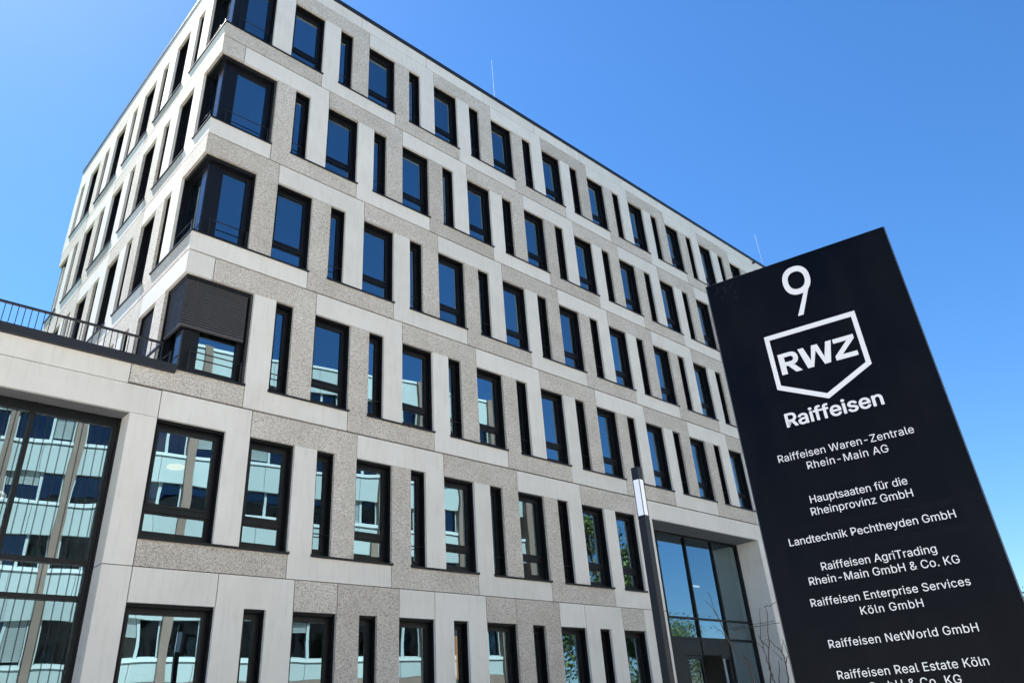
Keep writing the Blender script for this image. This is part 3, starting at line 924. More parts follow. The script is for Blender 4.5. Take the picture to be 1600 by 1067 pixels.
GLY = json.loads(r'''{"&":[447,[[197,-7,221,-7,163,-7,110,12,135,-1,86,24,54,62,67,41,41,83,34,133,34,107,34,155,47,189,39,174,56,205,85,235,69,220,101,249,140,279,119,263,166,298,216,335,191,316,223,340,237,352,230,346,244,359,255,375,250,366,259,384,262,405,262,394,262,421,245,445,256,434,235,456,201,461,220,461,189,461,168,453,178,458,158,448,145,431,151,441,140,422,137,399,137,411,137,386,145,363,140,374,151,352,169,327,159,340,179,315,204,284,190,300,282,189,438,0,360,95,413,0,364,0,389,0,300,77,171,231,236,154,152,255,121,293,135,275,107,310,87,344,95,327,79,361,75,398,75,379,75,421,91,458,81,441,101,475,134,499,116,489,153,509,200,513,175,513,225,513,266,499,247,509,284,489,308,459,298,476,319,443,324,404,324,424,324,389,315,362,321,375,309,348,291,325,302,336,281,314,256,293,269,303,222,268,154,217,188,243,133,202,110,174,119,188,101,161,97,131,97,147,97,115,109,87,101,100,117,75,143,57,129,65,158,50,193,46,174,46,213,46,251,59,233,51,270,68,301,95,286,80,316,111,336,151,328,130,345,173,349,224,349,197,368,224,408,224,388,224,408,192,397,144,404,165,389,122,371,92,381,105,361,79,345,62,352,69,341,57,333,47,337,52,316,29,271,7,296,16,246,-2]]],"-":[453,[[337,244,263,244,337,226,337,188,337,207,263,188,114,188,188,188,114,207,114,244,114,226,188,244]]],".":[187,[[95,-4,108,-4,83,-4,63,9,72,0,54,18,50,41,50,28,50,54,63,73,54,65,72,82,95,87,83,87,108,87,128,73,119,82,137,65,141,41,141,54,141,28,128,9,137,18,119,0]]],"9":[453,[[226,516,195,516,258,516,310,494,286,508,335,480,368,434,354,460,382,409,389,347,389,380,389,323,373,270,383,297,362,243,315,168,343,209,277,112,200,0,239,56,177,0,130,0,154,0,187,83,301,248,244,165,303,248,307,248,305,248,303,238,287,221,296,229,279,213,257,202,269,207,245,197,218,195,232,195,187,195,137,214,160,201,114,227,83,269,96,245,70,292,64,352,64,320,64,384,85,436,71,412,99,461,143,494,118,480,167,508],[226,460,246,460,207,460,174,446,189,456,159,437,138,407,147,424,130,391,125,352,125,372,125,330,138,295,130,312,147,279,174,257,159,266,189,248,226,243,207,243,246,243,279,257,263,248,294,266,314,295,306,279,323,311,327,350,327,330,327,372,314,407,323,391,306,424,279,446,294,437,264,456]]],"A":[479,[[16,0,39,0,78,170,201,509,140,339,226,509,276,509,251,509,338,339,463,0,401,170,440,0,395,0,418,0,359,101,287,302,323,202,281,321,264,372,273,344,255,400,232,478,245,435,236,478,245,478,241,478,233,435,213,371,222,399,204,343,191,302,196,320,155,202,85,0,120,101,62,0],[110,142,197,142,110,161,110,199,110,180,197,199,370,199,283,199,370,180,370,142,370,161,283,142]]],"C":[510,[[267,-7,293,-7,223,-7,150,25,184,4,116,46,70,115,89,76,50,154,40,254,40,201,40,308,70,393,50,354,89,432,150,484,116,462,184,505,267,516,223,516,293,516,340,504,317,512,363,497,402,471,384,486,420,457,448,418,436,439,460,398,473,348,468,374,451,348,408,348,430,348,404,366,389,395,398,381,381,408,357,428,370,419,345,438,315,449,331,444,300,454,267,456,284,456,236,456,184,432,208,448,159,417,125,364,139,394,111,334,103,254,103,297,103,211,125,145,111,175,140,115,184,76,159,92,209,61,267,53,236,53,284,53,315,60,300,55,331,65,357,81,345,71,370,90,389,114,381,101,398,128,408,160,404,143,430,160,473,160,451,160,469,135,448,91,460,111,436,70,402,38,421,52,384,23,341,5,363,12,318,-3]]],"E":[418,[[60,0,165,0,60,170,60,509,60,339,164,509,372,509,268,509,372,490,372,452,372,471,290,452,125,452,207,452,125,396,125,286,125,341,202,286,355,286,278,286,355,267,355,229,355,248,278,229,125,229,202,229,125,172,125,57,125,114,208,57,375,57,292,57,375,38,375,0,375,19,270,0]]],"G":[520,[[269,-7,309,-7,223,-7,149,25,184,4,115,46,69,116,88,77,50,155,40,254,40,201,40,308,69,393,50,354,88,432,149,484,115,462,183,505,265,516,221,516,292,516,340,504,317,512,364,496,403,469,385,484,422,454,449,416,437,437,461,396,474,349,470,373,452,349,408,349,430,349,403,365,387,393,396,380,379,406,356,427,368,417,344,436,315,448,330,444,300,453,265,456,283,456,235,456,183,432,208,448,159,417,125,364,139,394,111,334,103,254,103,297,103,211,125,145,111,175,140,115,184,76,159,92,209,61,269,53,237,53,297,53,345,71,323,59,367,83,396,123,384,101,409,146,415,202,415,172,421,201,434,199,428,200,384,199,283,199,333,199,283,218,283,256,283,237,348,256,478,256,413,256,478,237,478,200,478,219,478,158,451,91,469,122,433,60,377,19,408,36,345,2]]],"H":[516,[[60,0,82,0,60,170,60,509,60,339,82,509,125,509,103,509,125,435,125,289,125,362,214,289,392,289,303,289,392,362,392,509,392,435,414,509,457,509,435,509,457,339,457,0,457,170,435,0,392,0,414,0,392,77,392,232,392,155,303,232,125,232,214,232,125,155,125,0,125,77,103,0]]],"K":[466,[[104,145,146,189,104,169,104,216,104,193,116,232,139,261,128,247,151,275,174,303,162,290,187,317,212,344,199,331,262,399,364,509,313,454,392,509,448,509,420,509,376,431,231,276,304,353,230,276,228,276,229,276,187,233],[60,0,82,0,60,170,60,509,60,339,82,509,125,509,103,509,125,451,125,334,125,392,124,298,124,225,124,261,124,214,125,193,124,204,125,129,125,0,125,64,103,0],[372,0,398,0,311,86,188,259,249,173,201,276,228,309,215,293,302,206,449,0,375,103,423,0]]],"L":[393,[[60,0,160,0,60,170,60,509,60,339,82,509,125,509,103,509,125,358,125,57,125,208,203,57,361,57,282,57,361,38,361,0,361,19,261,0]]],"M":[628,[[60,0,81,0,60,170,60,509,60,339,91,509,152,509,121,509,193,402,277,187,235,294,280,180,287,159,284,170,291,148,299,123,295,136,303,110,311,84,307,97,315,71,322,49,319,59,317,49,307,49,312,49,310,59,318,83,314,70,322,95,330,121,326,108,334,134,342,158,338,147,346,170,352,187,349,179,394,294,476,509,435,402,507,509,568,509,537,509,568,339,568,0,568,170,547,0,504,0,525,0,504,97,504,291,504,194,504,302,504,327,504,314,505,340,505,369,505,354,505,383,506,413,506,398,506,428,507,457,507,443,509,457,513,457,511,457,508,441,498,409,503,426,492,393,482,363,487,378,477,348,467,322,472,334,463,309,456,291,459,299,418,194,342,0,380,97,323,0,286,0,305,0,248,97,170,291,209,194,167,299,159,321,163,309,155,333,145,361,150,346,140,376,129,408,135,391,124,424,112,457,118,441,114,457,119,457,117,457,119,444,120,416,120,431,120,401,121,372,121,387,121,357,122,328,121,342,122,315,122,291,122,302,122,194,122,0,122,97,101,0]]],"N":[523,[[60,0,82,0,60,170,60,509,60,339,85,509,136,509,111,509,205,400,343,183,274,291,349,174,363,151,355,164,370,138,388,107,379,123,396,90,414,55,405,73,411,55,405,54,408,54,403,72,401,108,401,90,400,126,399,157,399,142,399,172,399,195,399,185,399,300,399,509,399,404,420,509,463,509,442,509,463,339,463,0,463,170,438,0,387,0,412,0,325,97,202,290,264,193,194,303,177,331,186,316,169,345,148,381,159,362,137,400,108,452,123,424,111,453,119,454,115,453,120,428,122,384,121,405,123,362,124,328,124,344,125,312,125,291,125,300,125,194,125,0,125,97,103,0]]],"P":[444,[[60,0,82,0,60,170,60,509,60,339,118,509,235,509,177,509,274,509,332,487,307,502,358,473,390,430,377,454,402,405,409,348,409,378,409,317,390,265,402,290,377,241,332,207,358,222,307,193,235,186,274,186,193,186,109,186,151,186,109,205,109,242,109,224,150,242,233,242,191,242,259,242,297,256,281,247,313,265,333,294,325,278,341,310,344,348,344,328,344,368,333,402,341,386,325,417,297,439,313,430,280,448,232,452,259,452,196,452,125,452,160,452,125,301,125,0,125,151,103,0]]],"R":[449,[[60,0,82,0,60,170,60,509,60,339,119,509,236,509,177,509,275,509,333,489,307,502,359,475,390,433,378,457,403,410,409,352,409,382,409,321,390,271,403,295,378,248,333,217,359,230,307,204,236,198,275,198,189,198,96,198,143,198,96,217,96,255,96,236,142,255,234,255,188,255,260,255,298,267,281,259,314,275,334,300,326,286,341,315,345,352,345,332,345,372,334,405,341,390,326,420,298,440,314,431,281,448,233,452,259,452,197,452,125,452,161,452,125,301,125,0,125,151,103,0],[353,0,378,0,312,76,230,229,271,153,254,229,303,229,279,229,344,153,428,0,386,76,403,0]]],"S":[446,[[224,-9,263,-9,187,-9,128,9,155,-3,100,21,64,60,79,38,49,82,38,137,40,107,60,137,104,137,82,137,106,117,123,88,112,101,134,75,166,59,149,65,184,52,224,49,203,49,247,49,286,60,268,53,304,68,329,92,319,78,340,105,346,139,346,121,346,155,332,179,341,169,323,189,296,205,311,198,281,211,245,222,264,217,224,228,184,239,204,234,142,251,86,289,109,268,63,311,52,372,52,339,52,401,75,448,60,426,90,469,138,498,111,486,164,510,227,516,194,516,261,516,316,498,290,510,342,486,377,449,362,469,392,428,401,378,400,404,380,378,337,378,358,378,335,403,302,437,323,423,281,451,225,459,256,459,203,459,167,448,184,455,151,441,129,418,138,431,120,406,115,376,115,391,115,358,131,334,120,344,142,323,169,308,154,314,184,302,212,293,199,297,230,289,264,279,247,284,279,275,312,264,295,270,328,257,359,238,344,248,373,227,395,198,385,214,404,181,408,139,408,162,408,111,386,64,401,86,372,41,323,11,351,24,296,-2]]],"T":[448,[[32,452,85,452,32,471,32,509,32,490,160,509,417,509,288,509,417,490,417,452,417,471,363,452,257,452,310,452,257,301,257,0,257,151,235,0,193,0,214,0,193,151,193,452,193,301,139,452]]],"W":[686,[[155,0,180,0,109,170,16,509,63,339,38,509,82,509,60,509,109,404,163,196,136,300,168,179,175,145,172,163,179,128,187,94,183,111,190,76,197,40,194,58,194,40,189,40,192,40,193,58,200,94,196,76,203,111,211,145,207,128,215,163,224,196,220,179,251,300,306,509,279,404,331,509,380,509,355,509,407,404,462,196,434,300,466,179,474,145,470,163,478,128,486,94,482,111,490,76,497,40,494,58,494,40,488,40,491,40,492,58,499,94,495,76,502,111,510,145,506,128,515,163,523,196,519,179,550,300,603,509,576,404,625,509,670,509,647,509,623,339,530,0,577,170,505,0,455,0,480,0,426,108,368,323,397,215,362,344,351,391,357,367,346,416,336,475,341,444,341,475,350,475,345,475,345,445,335,395,340,419,330,371,318,323,324,347,289,215,230,0,260,108,205,0]]],"Z":[438,[[42,0,161,0,42,15,42,46,42,31,119,159,273,385,196,272,284,400,306,431,295,415,318,446,341,476,329,461,343,469,348,454,346,461,327,453,285,452,306,453,264,452,223,452,244,452,162,452,40,452,101,452,40,471,40,509,40,490,159,509,397,509,278,509,397,493,397,462,397,477,321,351,169,129,245,240,158,113,134,81,146,97,122,65,97,33,110,49,95,40,90,54,93,47,111,55,152,57,132,56,173,57,214,57,193,57,276,57,399,57,338,57,399,38,399,0,399,19,280,0]]],"a":[389,[[160,-9,182,-9,136,-9,94,5,114,-4,75,14,48,45,59,27,36,62,30,108,30,83,30,130,43,161,35,147,52,175,78,193,63,185,92,201,125,211,108,207,143,215,178,220,160,218,201,223,234,227,219,225,248,228,265,235,258,231,272,239,276,255,276,245,276,255,276,257,276,256,276,272,267,297,273,286,261,308,240,322,252,316,228,328,196,331,213,331,178,331,149,322,162,328,136,317,118,301,126,309,110,292,100,274,104,283,80,280,41,291,61,285,50,314,79,346,62,332,95,360,133,375,113,369,153,381,194,384,173,384,208,384,239,379,223,383,255,376,286,360,271,370,301,351,322,320,313,338,332,303,337,251,337,280,337,168,337,0,337,84,317,0,277,0,297,0,277,17,277,52,277,35,275,52,272,52,274,52,268,43,252,25,261,34,243,15,215,1,230,7,200,-5],[170,45,155,45,193,45,228,59,212,50,243,68,263,93,255,79,271,107,276,138,276,122,276,155,276,190,276,173,273,187,259,182,268,184,251,180,231,176,242,178,221,174,200,171,210,172,190,170,175,168,182,169,161,166,134,159,147,163,121,154,103,139,111,148,96,131,92,105,92,119,92,92,102,72,95,81,109,63,130,52,118,57,142,48]]],"b":[424,[[229,-8,261,-8,206,-8,172,4,187,-4,158,12,138,31,146,21,129,42,118,59,123,51,116,59,112,59,114,59,112,39,112,0,112,20,92,0,53,0,72,0,53,170,53,509,53,339,73,509,114,509,93,509,114,446,114,319,114,382,115,319,118,319,117,319,123,327,137,346,129,336,145,356,171,373,157,365,186,381,229,384,205,384,261,384,313,361,289,376,337,345,370,293,356,322,383,263,390,189,390,229,390,149,370,84,383,114,356,55,313,16,337,32,289,0],[220,47,197,47,244,47,279,66,263,53,295,78,316,117,308,95,324,138,328,189,328,162,328,216,316,261,324,240,308,282,280,311,296,299,264,324,220,330,244,330,197,330,161,312,177,324,145,300,125,263,133,284,117,242,113,189,113,217,113,161,125,115,117,136,133,94,162,65,146,77,178,53]]],"c":[395,[[207,-8,226,-8,173,-8,117,16,143,0,91,33,56,85,71,56,41,114,34,187,34,149,34,227,56,291,41,262,71,321,117,360,91,343,143,376,207,384,173,384,226,384,260,377,243,382,276,372,305,356,292,365,319,347,340,322,330,335,350,309,362,277,357,294,342,272,303,262,322,267,300,272,290,289,296,281,285,297,270,311,278,305,262,317,242,325,253,322,232,328,207,330,220,330,182,330,145,310,161,323,129,297,108,258,116,280,100,237,96,187,96,213,96,162,108,117,100,139,116,96,145,66,129,79,161,53,207,46,182,46,220,46,243,52,232,48,253,55,271,66,263,60,279,72,292,89,286,80,297,97,304,117,301,107,324,112,363,102,343,107,358,85,341,56,351,70,332,43,306,21,320,31,293,12,261,-1,277,4,244,-6]]],"d":[424,[[195,-8,219,-8,164,-8,111,16,136,0,87,32,55,84,68,55,41,114,34,189,34,149,34,229,55,293,41,263,69,322,112,361,88,345,136,376,196,384,164,384,219,384,253,373,238,381,268,365,287,346,279,356,296,336,306,319,302,327,308,319,311,319,309,319,311,382,311,509,311,446,331,509,372,509,351,509,372,339,372,0,372,170,352,0,313,0,332,0,313,20,313,59,313,39,311,59,307,59,309,59,302,51,287,31,295,42,278,21,252,4,267,12,238,-4],[205,47,181,47,227,47,263,65,247,53,279,77,299,115,291,94,308,136,312,189,312,161,312,217,300,263,308,242,292,284,263,312,279,300,247,324,205,330,228,330,181,330,145,311,161,324,129,299,108,261,116,282,100,240,96,189,96,216,96,162,109,117,100,138,117,95,145,66,129,78,161,53]]],"e":[403,[[212,-8,238,-8,175,-8,117,16,143,0,90,33,56,85,70,56,41,114,34,187,34,148,34,226,55,290,41,260,69,319,115,359,89,343,141,376,205,384,171,384,226,384,266,374,246,381,285,367,319,341,303,356,335,326,357,282,348,306,366,258,371,194,371,228,371,186,371,169,371,178,370,169,97,169,100,169,97,160,110,106,101,126,120,87,151,61,134,72,168,51,212,46,189,46,228,46,254,53,241,48,266,57,285,73,277,64,294,82,306,105,301,93,325,101,365,91,345,96,359,71,335,39,349,54,321,24,283,4,303,13,262,-4],[309,221,306,221,309,235,298,269,306,249,290,288,263,314,278,303,247,325,205,330,228,330,182,330,146,313,163,325,130,302,109,270,118,288,100,251,97,221,97,235,100,221]]],"f":[253,[[228,379,154,379,228,362,228,327,228,344,154,327,6,327,80,327,6,344,6,379,6,362,80,379],[81,0,101,0,81,144,81,432,81,288,81,453,96,486,86,471,106,500,135,519,119,511,152,526,187,530,169,530,201,530,222,527,213,529,232,525,243,521,238,523,238,503,227,468,233,486,224,470,215,472,220,471,210,473,195,474,203,474,176,474,154,460,163,469,146,451,142,419,142,437,142,279,142,0,142,140,121,0]]],"g":[425,[[207,-151,238,-151,179,-151,134,-140,155,-147,113,-132,82,-110,96,-123,69,-98,51,-69,58,-84,67,-60,101,-41,84,-50,107,-49,122,-66,113,-57,130,-75,154,-88,141,-82,168,-94,207,-97,186,-97,238,-97,282,-75,263,-90,302,-60,311,-6,311,-37,311,19,311,68,311,44,310,68,306,68,308,68,301,60,287,41,295,51,278,32,252,16,267,23,238,8,195,5,219,5,164,5,113,27,137,12,88,41,55,90,69,62,41,118,34,191,34,152,34,230,55,293,41,264,69,322,112,361,88,345,137,376,196,384,165,384,220,384,253,373,239,381,268,365,288,346,280,356,297,336,308,319,303,327,309,319,313,319,311,319,313,339,313,379,313,359,333,379,372,379,353,379,372,250,372,-9,372,121,372,-42,350,-90,365,-69,335,-111,291,-136,316,-126,266,-146],[205,59,181,59,228,59,264,75,248,64,280,86,300,121,292,101,308,141,312,193,312,165,312,220,300,264,308,243,292,284,264,312,280,301,248,324,205,330,228,330,181,330,145,312,161,324,129,299,109,262,117,283,100,242,96,193,96,219,96,166,109,123,100,143,117,103,145,76,129,87,162,65]]],"h":[410,[[114,227,114,249,114,151,114,0,114,76,93,0,53,0,73,0,53,170,53,509,53,339,73,509,114,509,93,509,114,435,114,287,114,361,110,287,102,287,106,287,114,322,152,362,131,347,174,377,227,384,199,384,253,384,295,369,276,379,315,358,341,321,330,342,352,299,357,240,357,273,357,160,357,0,357,80,337,0,296,0,316,0,296,78,296,235,296,157,296,265,273,304,288,288,258,321,210,329,237,329,192,329,161,317,175,325,146,309,126,283,135,298,118,267]]],"i":[166,[[53,0,73,0,53,126,53,379,53,253,73,379,114,379,93,379,114,253,114,0,114,126,93,0],[84,443,95,443,72,443,54,455,62,447,45,462,41,483,41,472,41,494,54,512,45,504,62,520,84,524,72,524,95,524,114,512,106,520,122,504,126,483,126,494,126,472,114,455,122,462,106,447]]],"k":[380,[[110,137,132,158,110,162,110,212,110,187,113,212,121,212,117,212,175,268,284,379,230,323,310,379,360,379,335,379,301,319,184,199,243,259,182,199,177,199,179,199,155,178],[53,0,73,0,53,170,53,509,53,339,73,509,114,509,93,509,114,339,114,0,114,170,93,0],[294,0,320,0,245,62,148,186,197,124,162,200,191,229,177,214,252,152,372,0,312,76,346,0]]],"l":[189,[[139,-2,147,-2,110,-2,74,20,88,5,60,35,53,84,53,57,53,226,53,509,53,367,73,509,114,509,93,509,114,372,114,99,114,235,114,81,120,62,116,69,125,55,146,52,133,52,152,52,160,53,157,52,164,53,170,54,167,54,173,37,181,3,177,20,175,1,162,-1,169,0,154,-2]]],"m":[609,[[53,0,73,0,53,126,53,379,53,253,72,379,112,379,92,379,112,351,112,295,112,323,111,295,108,295,109,295,113,316,132,346,121,332,144,359,172,376,157,369,187,383,219,386,203,386,247,386,287,361,270,378,305,344,321,295,316,322,318,295,312,295,315,295,317,313,337,343,325,329,349,357,381,375,364,367,398,382,437,386,416,386,459,386,497,372,479,381,515,362,541,328,530,348,551,309,557,255,557,285,557,170,557,0,557,85,536,0,496,0,516,0,496,85,496,254,496,169,496,281,473,313,488,301,457,325,419,330,439,330,402,330,374,320,387,327,362,313,345,290,352,303,339,278,335,247,335,263,335,165,335,0,335,82,315,0,274,0,295,0,274,87,274,260,274,173,274,281,253,311,267,298,239,324,199,330,221,330,185,330,158,320,171,327,144,313,126,289,134,303,118,276,114,238,114,258,114,159,114,0,114,79,93,0]]],"n":[409,[[114,227,114,249,114,151,114,0,114,76,93,0,53,0,73,0,53,126,53,379,53,253,72,379,112,379,92,379,112,349,112,287,112,318,109,287,102,287,106,287,114,322,152,362,131,347,174,377,227,384,199,384,253,384,295,369,276,379,314,358,341,321,330,342,352,299,357,240,357,273,357,160,357,0,357,80,337,0,296,0,316,0,296,78,296,235,296,157,296,265,273,304,288,288,258,321,210,329,237,329,192,329,161,317,175,325,146,309,126,283,135,298,118,267]]],"o":[415,[[207,-8,242,-8,173,-8,117,16,143,0,91,33,56,85,71,56,41,114,34,187,34,149,34,227,56,291,41,262,71,321,117,360,91,343,143,376,207,384,173,384,242,384,299,360,273,376,325,343,359,291,345,321,374,262,381,187,381,227,381,149,359,85,374,114,345,56,299,16,325,33,273,0],[207,46,182,46,233,46,270,66,254,53,287,79,307,117,299,96,315,139,319,187,319,162,319,213,307,258,315,236,299,280,270,310,287,297,254,323,207,330,233,330,182,330,145,310,161,323,129,297,108,258,116,280,100,237,96,187,96,213,96,162,108,117,100,139,116,96,145,66,129,79,161,53]]],"p":[424,[[53,-143,73,-143,53,31,53,379,53,205,72,379,112,379,92,379,112,359,112,319,112,339,114,319,118,319,116,319,123,327,137,346,129,336,145,356,171,373,157,365,186,381,229,384,205,384,261,384,313,361,289,376,337,345,370,293,356,322,383,263,390,189,390,229,390,149,370,84,383,114,356,55,313,16,337,32,289,0,229,-8,261,-8,206,-8,173,4,187,-4,158,12,138,31,146,21,130,42,118,59,123,51,117,59,114,59,115,59,114,-8,114,-143,114,-76,93,-143],[220,47,197,47,244,47,279,66,263,53,295,78,316,117,308,95,324,138,328,189,328,162,328,216,316,261,324,240,308,282,280,311,296,299,264,324,220,330,244,330,197,330,161,312,177,324,145,300,125,263,133,284,117,242,113,189,113,217,113,161,125,115,117,136,133,94,162,65,146,77,178,53]]],"r":[259,[[53,0,73,0,53,126,53,379,53,253,72,379,112,379,92,379,112,360,112,321,112,340,113,321,115,321,114,321,122,340,152,367,135,355,170,379,213,385,190,385,218,385,229,384,223,385,235,384,243,384,240,384,243,363,243,322,243,343,242,323,230,324,237,323,223,325,207,326,215,326,189,326,159,315,173,322,145,307,126,284,134,297,118,270,114,237,114,255,114,158,114,0,114,79,93,0]]],"s":[365,[[182,-8,211,-8,156,-8,112,3,133,-4,92,11,62,38,75,23,49,53,36,94,40,72,55,98,94,107,74,102,99,86,124,60,109,70,139,50,181,45,158,45,208,45,244,62,229,51,260,74,268,103,268,87,268,116,254,136,263,127,245,144,212,155,231,151,191,160,149,170,170,165,115,178,72,208,89,191,55,225,47,274,47,247,47,296,65,332,53,315,77,348,115,370,94,361,136,380,187,384,160,384,213,384,254,372,235,380,272,365,299,339,287,353,310,325,324,290,319,309,305,286,268,277,287,281,263,292,243,316,255,304,230,327,187,333,212,333,165,333,131,317,146,327,116,306,109,277,109,293,109,263,124,243,114,252,134,235,172,223,150,228,191,218,229,209,210,214,264,201,306,171,290,188,323,154,331,107,331,133,331,84,312,47,325,64,300,30,260,6,282,16,237,-3]]],"t":[227,[[204,379,138,379,204,362,204,327,204,344,138,327,6,327,72,327,6,344,6,379,6,362,72,379],[65,471,65,345,85,471,126,471,106,471,126,347,126,98,126,222,126,81,136,61,129,69,143,54,170,50,154,50,174,50,185,51,179,50,191,52,202,54,197,53,206,36,213,2,209,19,207,0,192,-3,200,-2,184,-4,168,-4,176,-4,136,-4,92,21,110,4,74,38,65,93,65,62,65,219]]],"u":[410,[[182,-5,211,-5,157,-5,115,11,134,0,95,21,69,59,80,37,58,80,53,139,53,107,53,219,53,379,53,299,73,379,114,379,93,379,114,301,114,144,114,222,114,114,137,75,121,91,152,58,200,50,173,50,218,50,249,62,235,54,264,70,283,97,275,81,292,112,296,153,296,131,296,228,296,379,296,304,316,379,357,379,337,379,357,253,357,0,357,126,337,0,298,0,318,0,298,31,298,92,298,61,301,92,307,92,304,92,295,57,257,17,279,32,235,2]]],"v":[389,[[163,0,184,0,114,126,17,379,66,253,40,379,84,379,62,379,111,305,165,155,138,230,174,132,187,87,181,110,193,64,206,21,199,42,198,21,184,21,191,21,191,42,203,87,197,64,209,110,224,155,216,132,251,230,305,379,278,305,327,379,371,379,349,379,323,253,226,0,275,126,205,0]]],"y":[389,[[47,-139,51,-140,52,-121,61,-86,57,-103,65,-86,71,-87,68,-87,83,-90,104,-89,94,-91,114,-87,130,-74,122,-82,138,-66,151,-36,145,-53,155,-24,163,-1,159,-13,114,126,17,379,66,252,40,379,84,379,62,379,111,305,165,155,138,230,174,132,187,87,181,109,193,64,206,21,199,42,198,21,184,21,191,21,190,42,202,87,196,64,209,110,224,155,216,132,251,230,305,379,278,305,327,379,371,379,349,379,316,234,204,-58,260,88,196,-78,177,-107,187,-94,166,-120,139,-136,153,-129,125,-142,91,-145,109,-145,81,-145,65,-143,72,-144,57,-142]]],"z":[380,[[42,0,141,0,42,15,42,46,42,30,112,137,254,320,183,228,254,321,254,323,254,322,185,323,48,323,117,323,48,342,48,379,48,361,143,379,333,379,238,379,333,363,333,331,333,347,264,241,126,60,195,150,126,59,126,56,126,58,197,56,339,56,268,56,339,38,339,0,339,19,240,0]]],"ö":[415,[[207,-8,242,-8,173,-8,117,16,143,0,91,33,56,85,71,56,41,114,34,187,34,149,34,227,56,291,41,262,71,321,117,360,91,343,143,376,207,384,173,384,242,384,299,360,273,376,325,343,359,291,345,321,374,262,381,187,381,227,381,149,359,85,374,114,345,56,299,16,325,33,273,0],[207,46,182,46,233,46,270,66,254,53,287,79,307,117,299,96,315,139,319,187,319,162,319,213,307,258,315,236,299,280,270,310,287,297,254,323,207,330,233,330,182,330,145,310,161,323,129,297,108,258,116,280,100,237,96,187,96,213,96,162,108,117,100,139,116,96,145,66,129,79,161,53],[279,443,290,443,268,443,251,455,259,447,243,462,239,483,239,472,239,494,251,512,243,504,259,519,279,523,268,523,290,523,308,512,300,519,316,504,320,483,320,494,320,472,308,455,316,462,300,447],[136,443,147,443,124,443,107,455,115,447,99,462,95,483,95,472,95,494,107,512,99,504,115,519,136,523,124,523,147,523,164,512,156,519,172,504,176,483,176,494,176,472,164,455,172,462,156,447]]],"ü":[410,[[182,-5,211,-5,157,-5,115,11,134,0,95,21,69,59,80,37,58,80,53,139,53,107,53,219,53,379,53,299,73,379,114,379,93,379,114,301,114,144,114,222,114,114,137,75,121,91,152,58,200,50,173,50,218,50,249,62,235,54,264,70,283,97,275,81,292,112,296,153,296,131,296,228,296,379,296,304,316,379,357,379,337,379,357,253,357,0,357,126,337,0,298,0,318,0,298,31,298,92,298,61,301,92,307,92,304,92,295,57,257,17,279,32,235,2],[277,443,288,443,266,443,248,455,256,447,240,462,236,483,236,472,236,494,248,512,240,504,256,519,277,523,266,523,288,523,305,512,298,519,313,504,317,483,317,494,317,472,305,455,313,462,298,447],[133,443,144,443,122,443,104,455,112,447,97,462,93,483,93,472,93,494,104,512,97,504,112,519,133,523,122,523,144,523,162,512,154,519,170,504,173,483,173,494,173,472,162,455,170,462,154,447]]]," ":[187,[]]}''')
GCACHE = {}
def inside(p, poly):
    c = False; n = len(poly)
    for i in range(n):
        a_, b_ = poly[i], poly[i - 1]
        if (a_.y > p.y) != (b_.y > p.y) and p.x < (b_.x - a_.x) * (p.y - a_.y) / (b_.y - a_.y) + a_.x: c = not c
    return c
def area(P): return sum(P[i - 1].x * P[i].y - P[i].x * P[i - 1].y for i in range(len(P))) / 2
def glyph(ch, bold):
    """filled outline of one letter in 1/1000 em, thickened by bold; list of (verts, faces)"""
    if (ch, bold) in GCACHE: return GCACHE[(ch, bold)]
    cont = []
    for sp in GLY[ch][1]:
        P = [sp[i:i + 6] for i in range(0, len(sp), 6)]
        pts = []
        for i, p in enumerate(P):
            q = P[(i + 1) % len(P)]
            a_, h1, h2, b_ = [Vector(v) for v in ((p[0], p[1]), (p[4], p[5]), (q[2], q[3]), (q[0], q[1]))]
            d = b_ - a_
            if d.length < 5: continue
            flat = abs((h1 - a_).cross(d)) / d.length < 1.5 and abs((h2 - a_).cross(d)) / d.length < 1.5
            for k in range(1 if flat else 6):
                t = k / 6
                pts.append(a_ * (1 - t) ** 3 + h1 * 3 * t * (1 - t) ** 2 + h2 * 3 * t * t * (1 - t) + b_ * t ** 3)
        n = len(pts); ofs = []
        for i in range(n):
            e0 = pts[i] - pts[i - 1]; e1 = pts[(i + 1) % n] - pts[i]
            n0 = Vector((-e0.y, e0.x)).normalized(); n1 = Vector((-e1.y, e1.x)).normalized()
            m = n0 + n1; m = m / max(m.length_squared / 2, .5)
            ofs.append(pts[i] + m * bold)
        cont.append((pts, ofs))
    if not cont: return []
    sg = 1 if area(max(cont, key=lambda c: abs(area(c[0])))[0]) > 0 else -1
    if sg > 0:                                   # contours run the other way: thicken to the other side
        cont = [(p, [p[i] * 2 - o[i] for i in range(len(p))]) for p, o in cont]
    outer = [c for c in cont if area(c[0]) * sg > 0]; holes = [c for c in cont if area(c[0]) * sg <= 0]
    res = []
    for c in outer:
        cu = bpy.data.curves.new('g', 'CURVE'); cu.dimensions = '2D'; cu.fill_mode = 'FRONT'
        for P in [c[1]] + [h[1] for h in holes if inside(h[0][0], c[0])]:
            s = cu.splines.new('POLY'); s.points.add(len(P) - 1); s.use_cyclic_u = True
            for i, p in enumerate(P): s.points[i].co = (p.x, p.y, 0, 1)
        o = bpy.data.objects.new('g', cu); COL.objects.link(o)
        dg = bpy.context.evaluated_depsgraph_get(); dg.update()
        me = bpy.data.meshes.new_from_object(o.evaluated_get(dg))
        res.append(([(v.co.x, v.co.y) for v in me.vertices], [list(f.vertices) for f in me.polygons]))
        bpy.data.objects.remove(o); bpy.data.curves.remove(cu); bpy.data.meshes.remove(me)
    GCACHE[(ch, bold)] = res
    return res
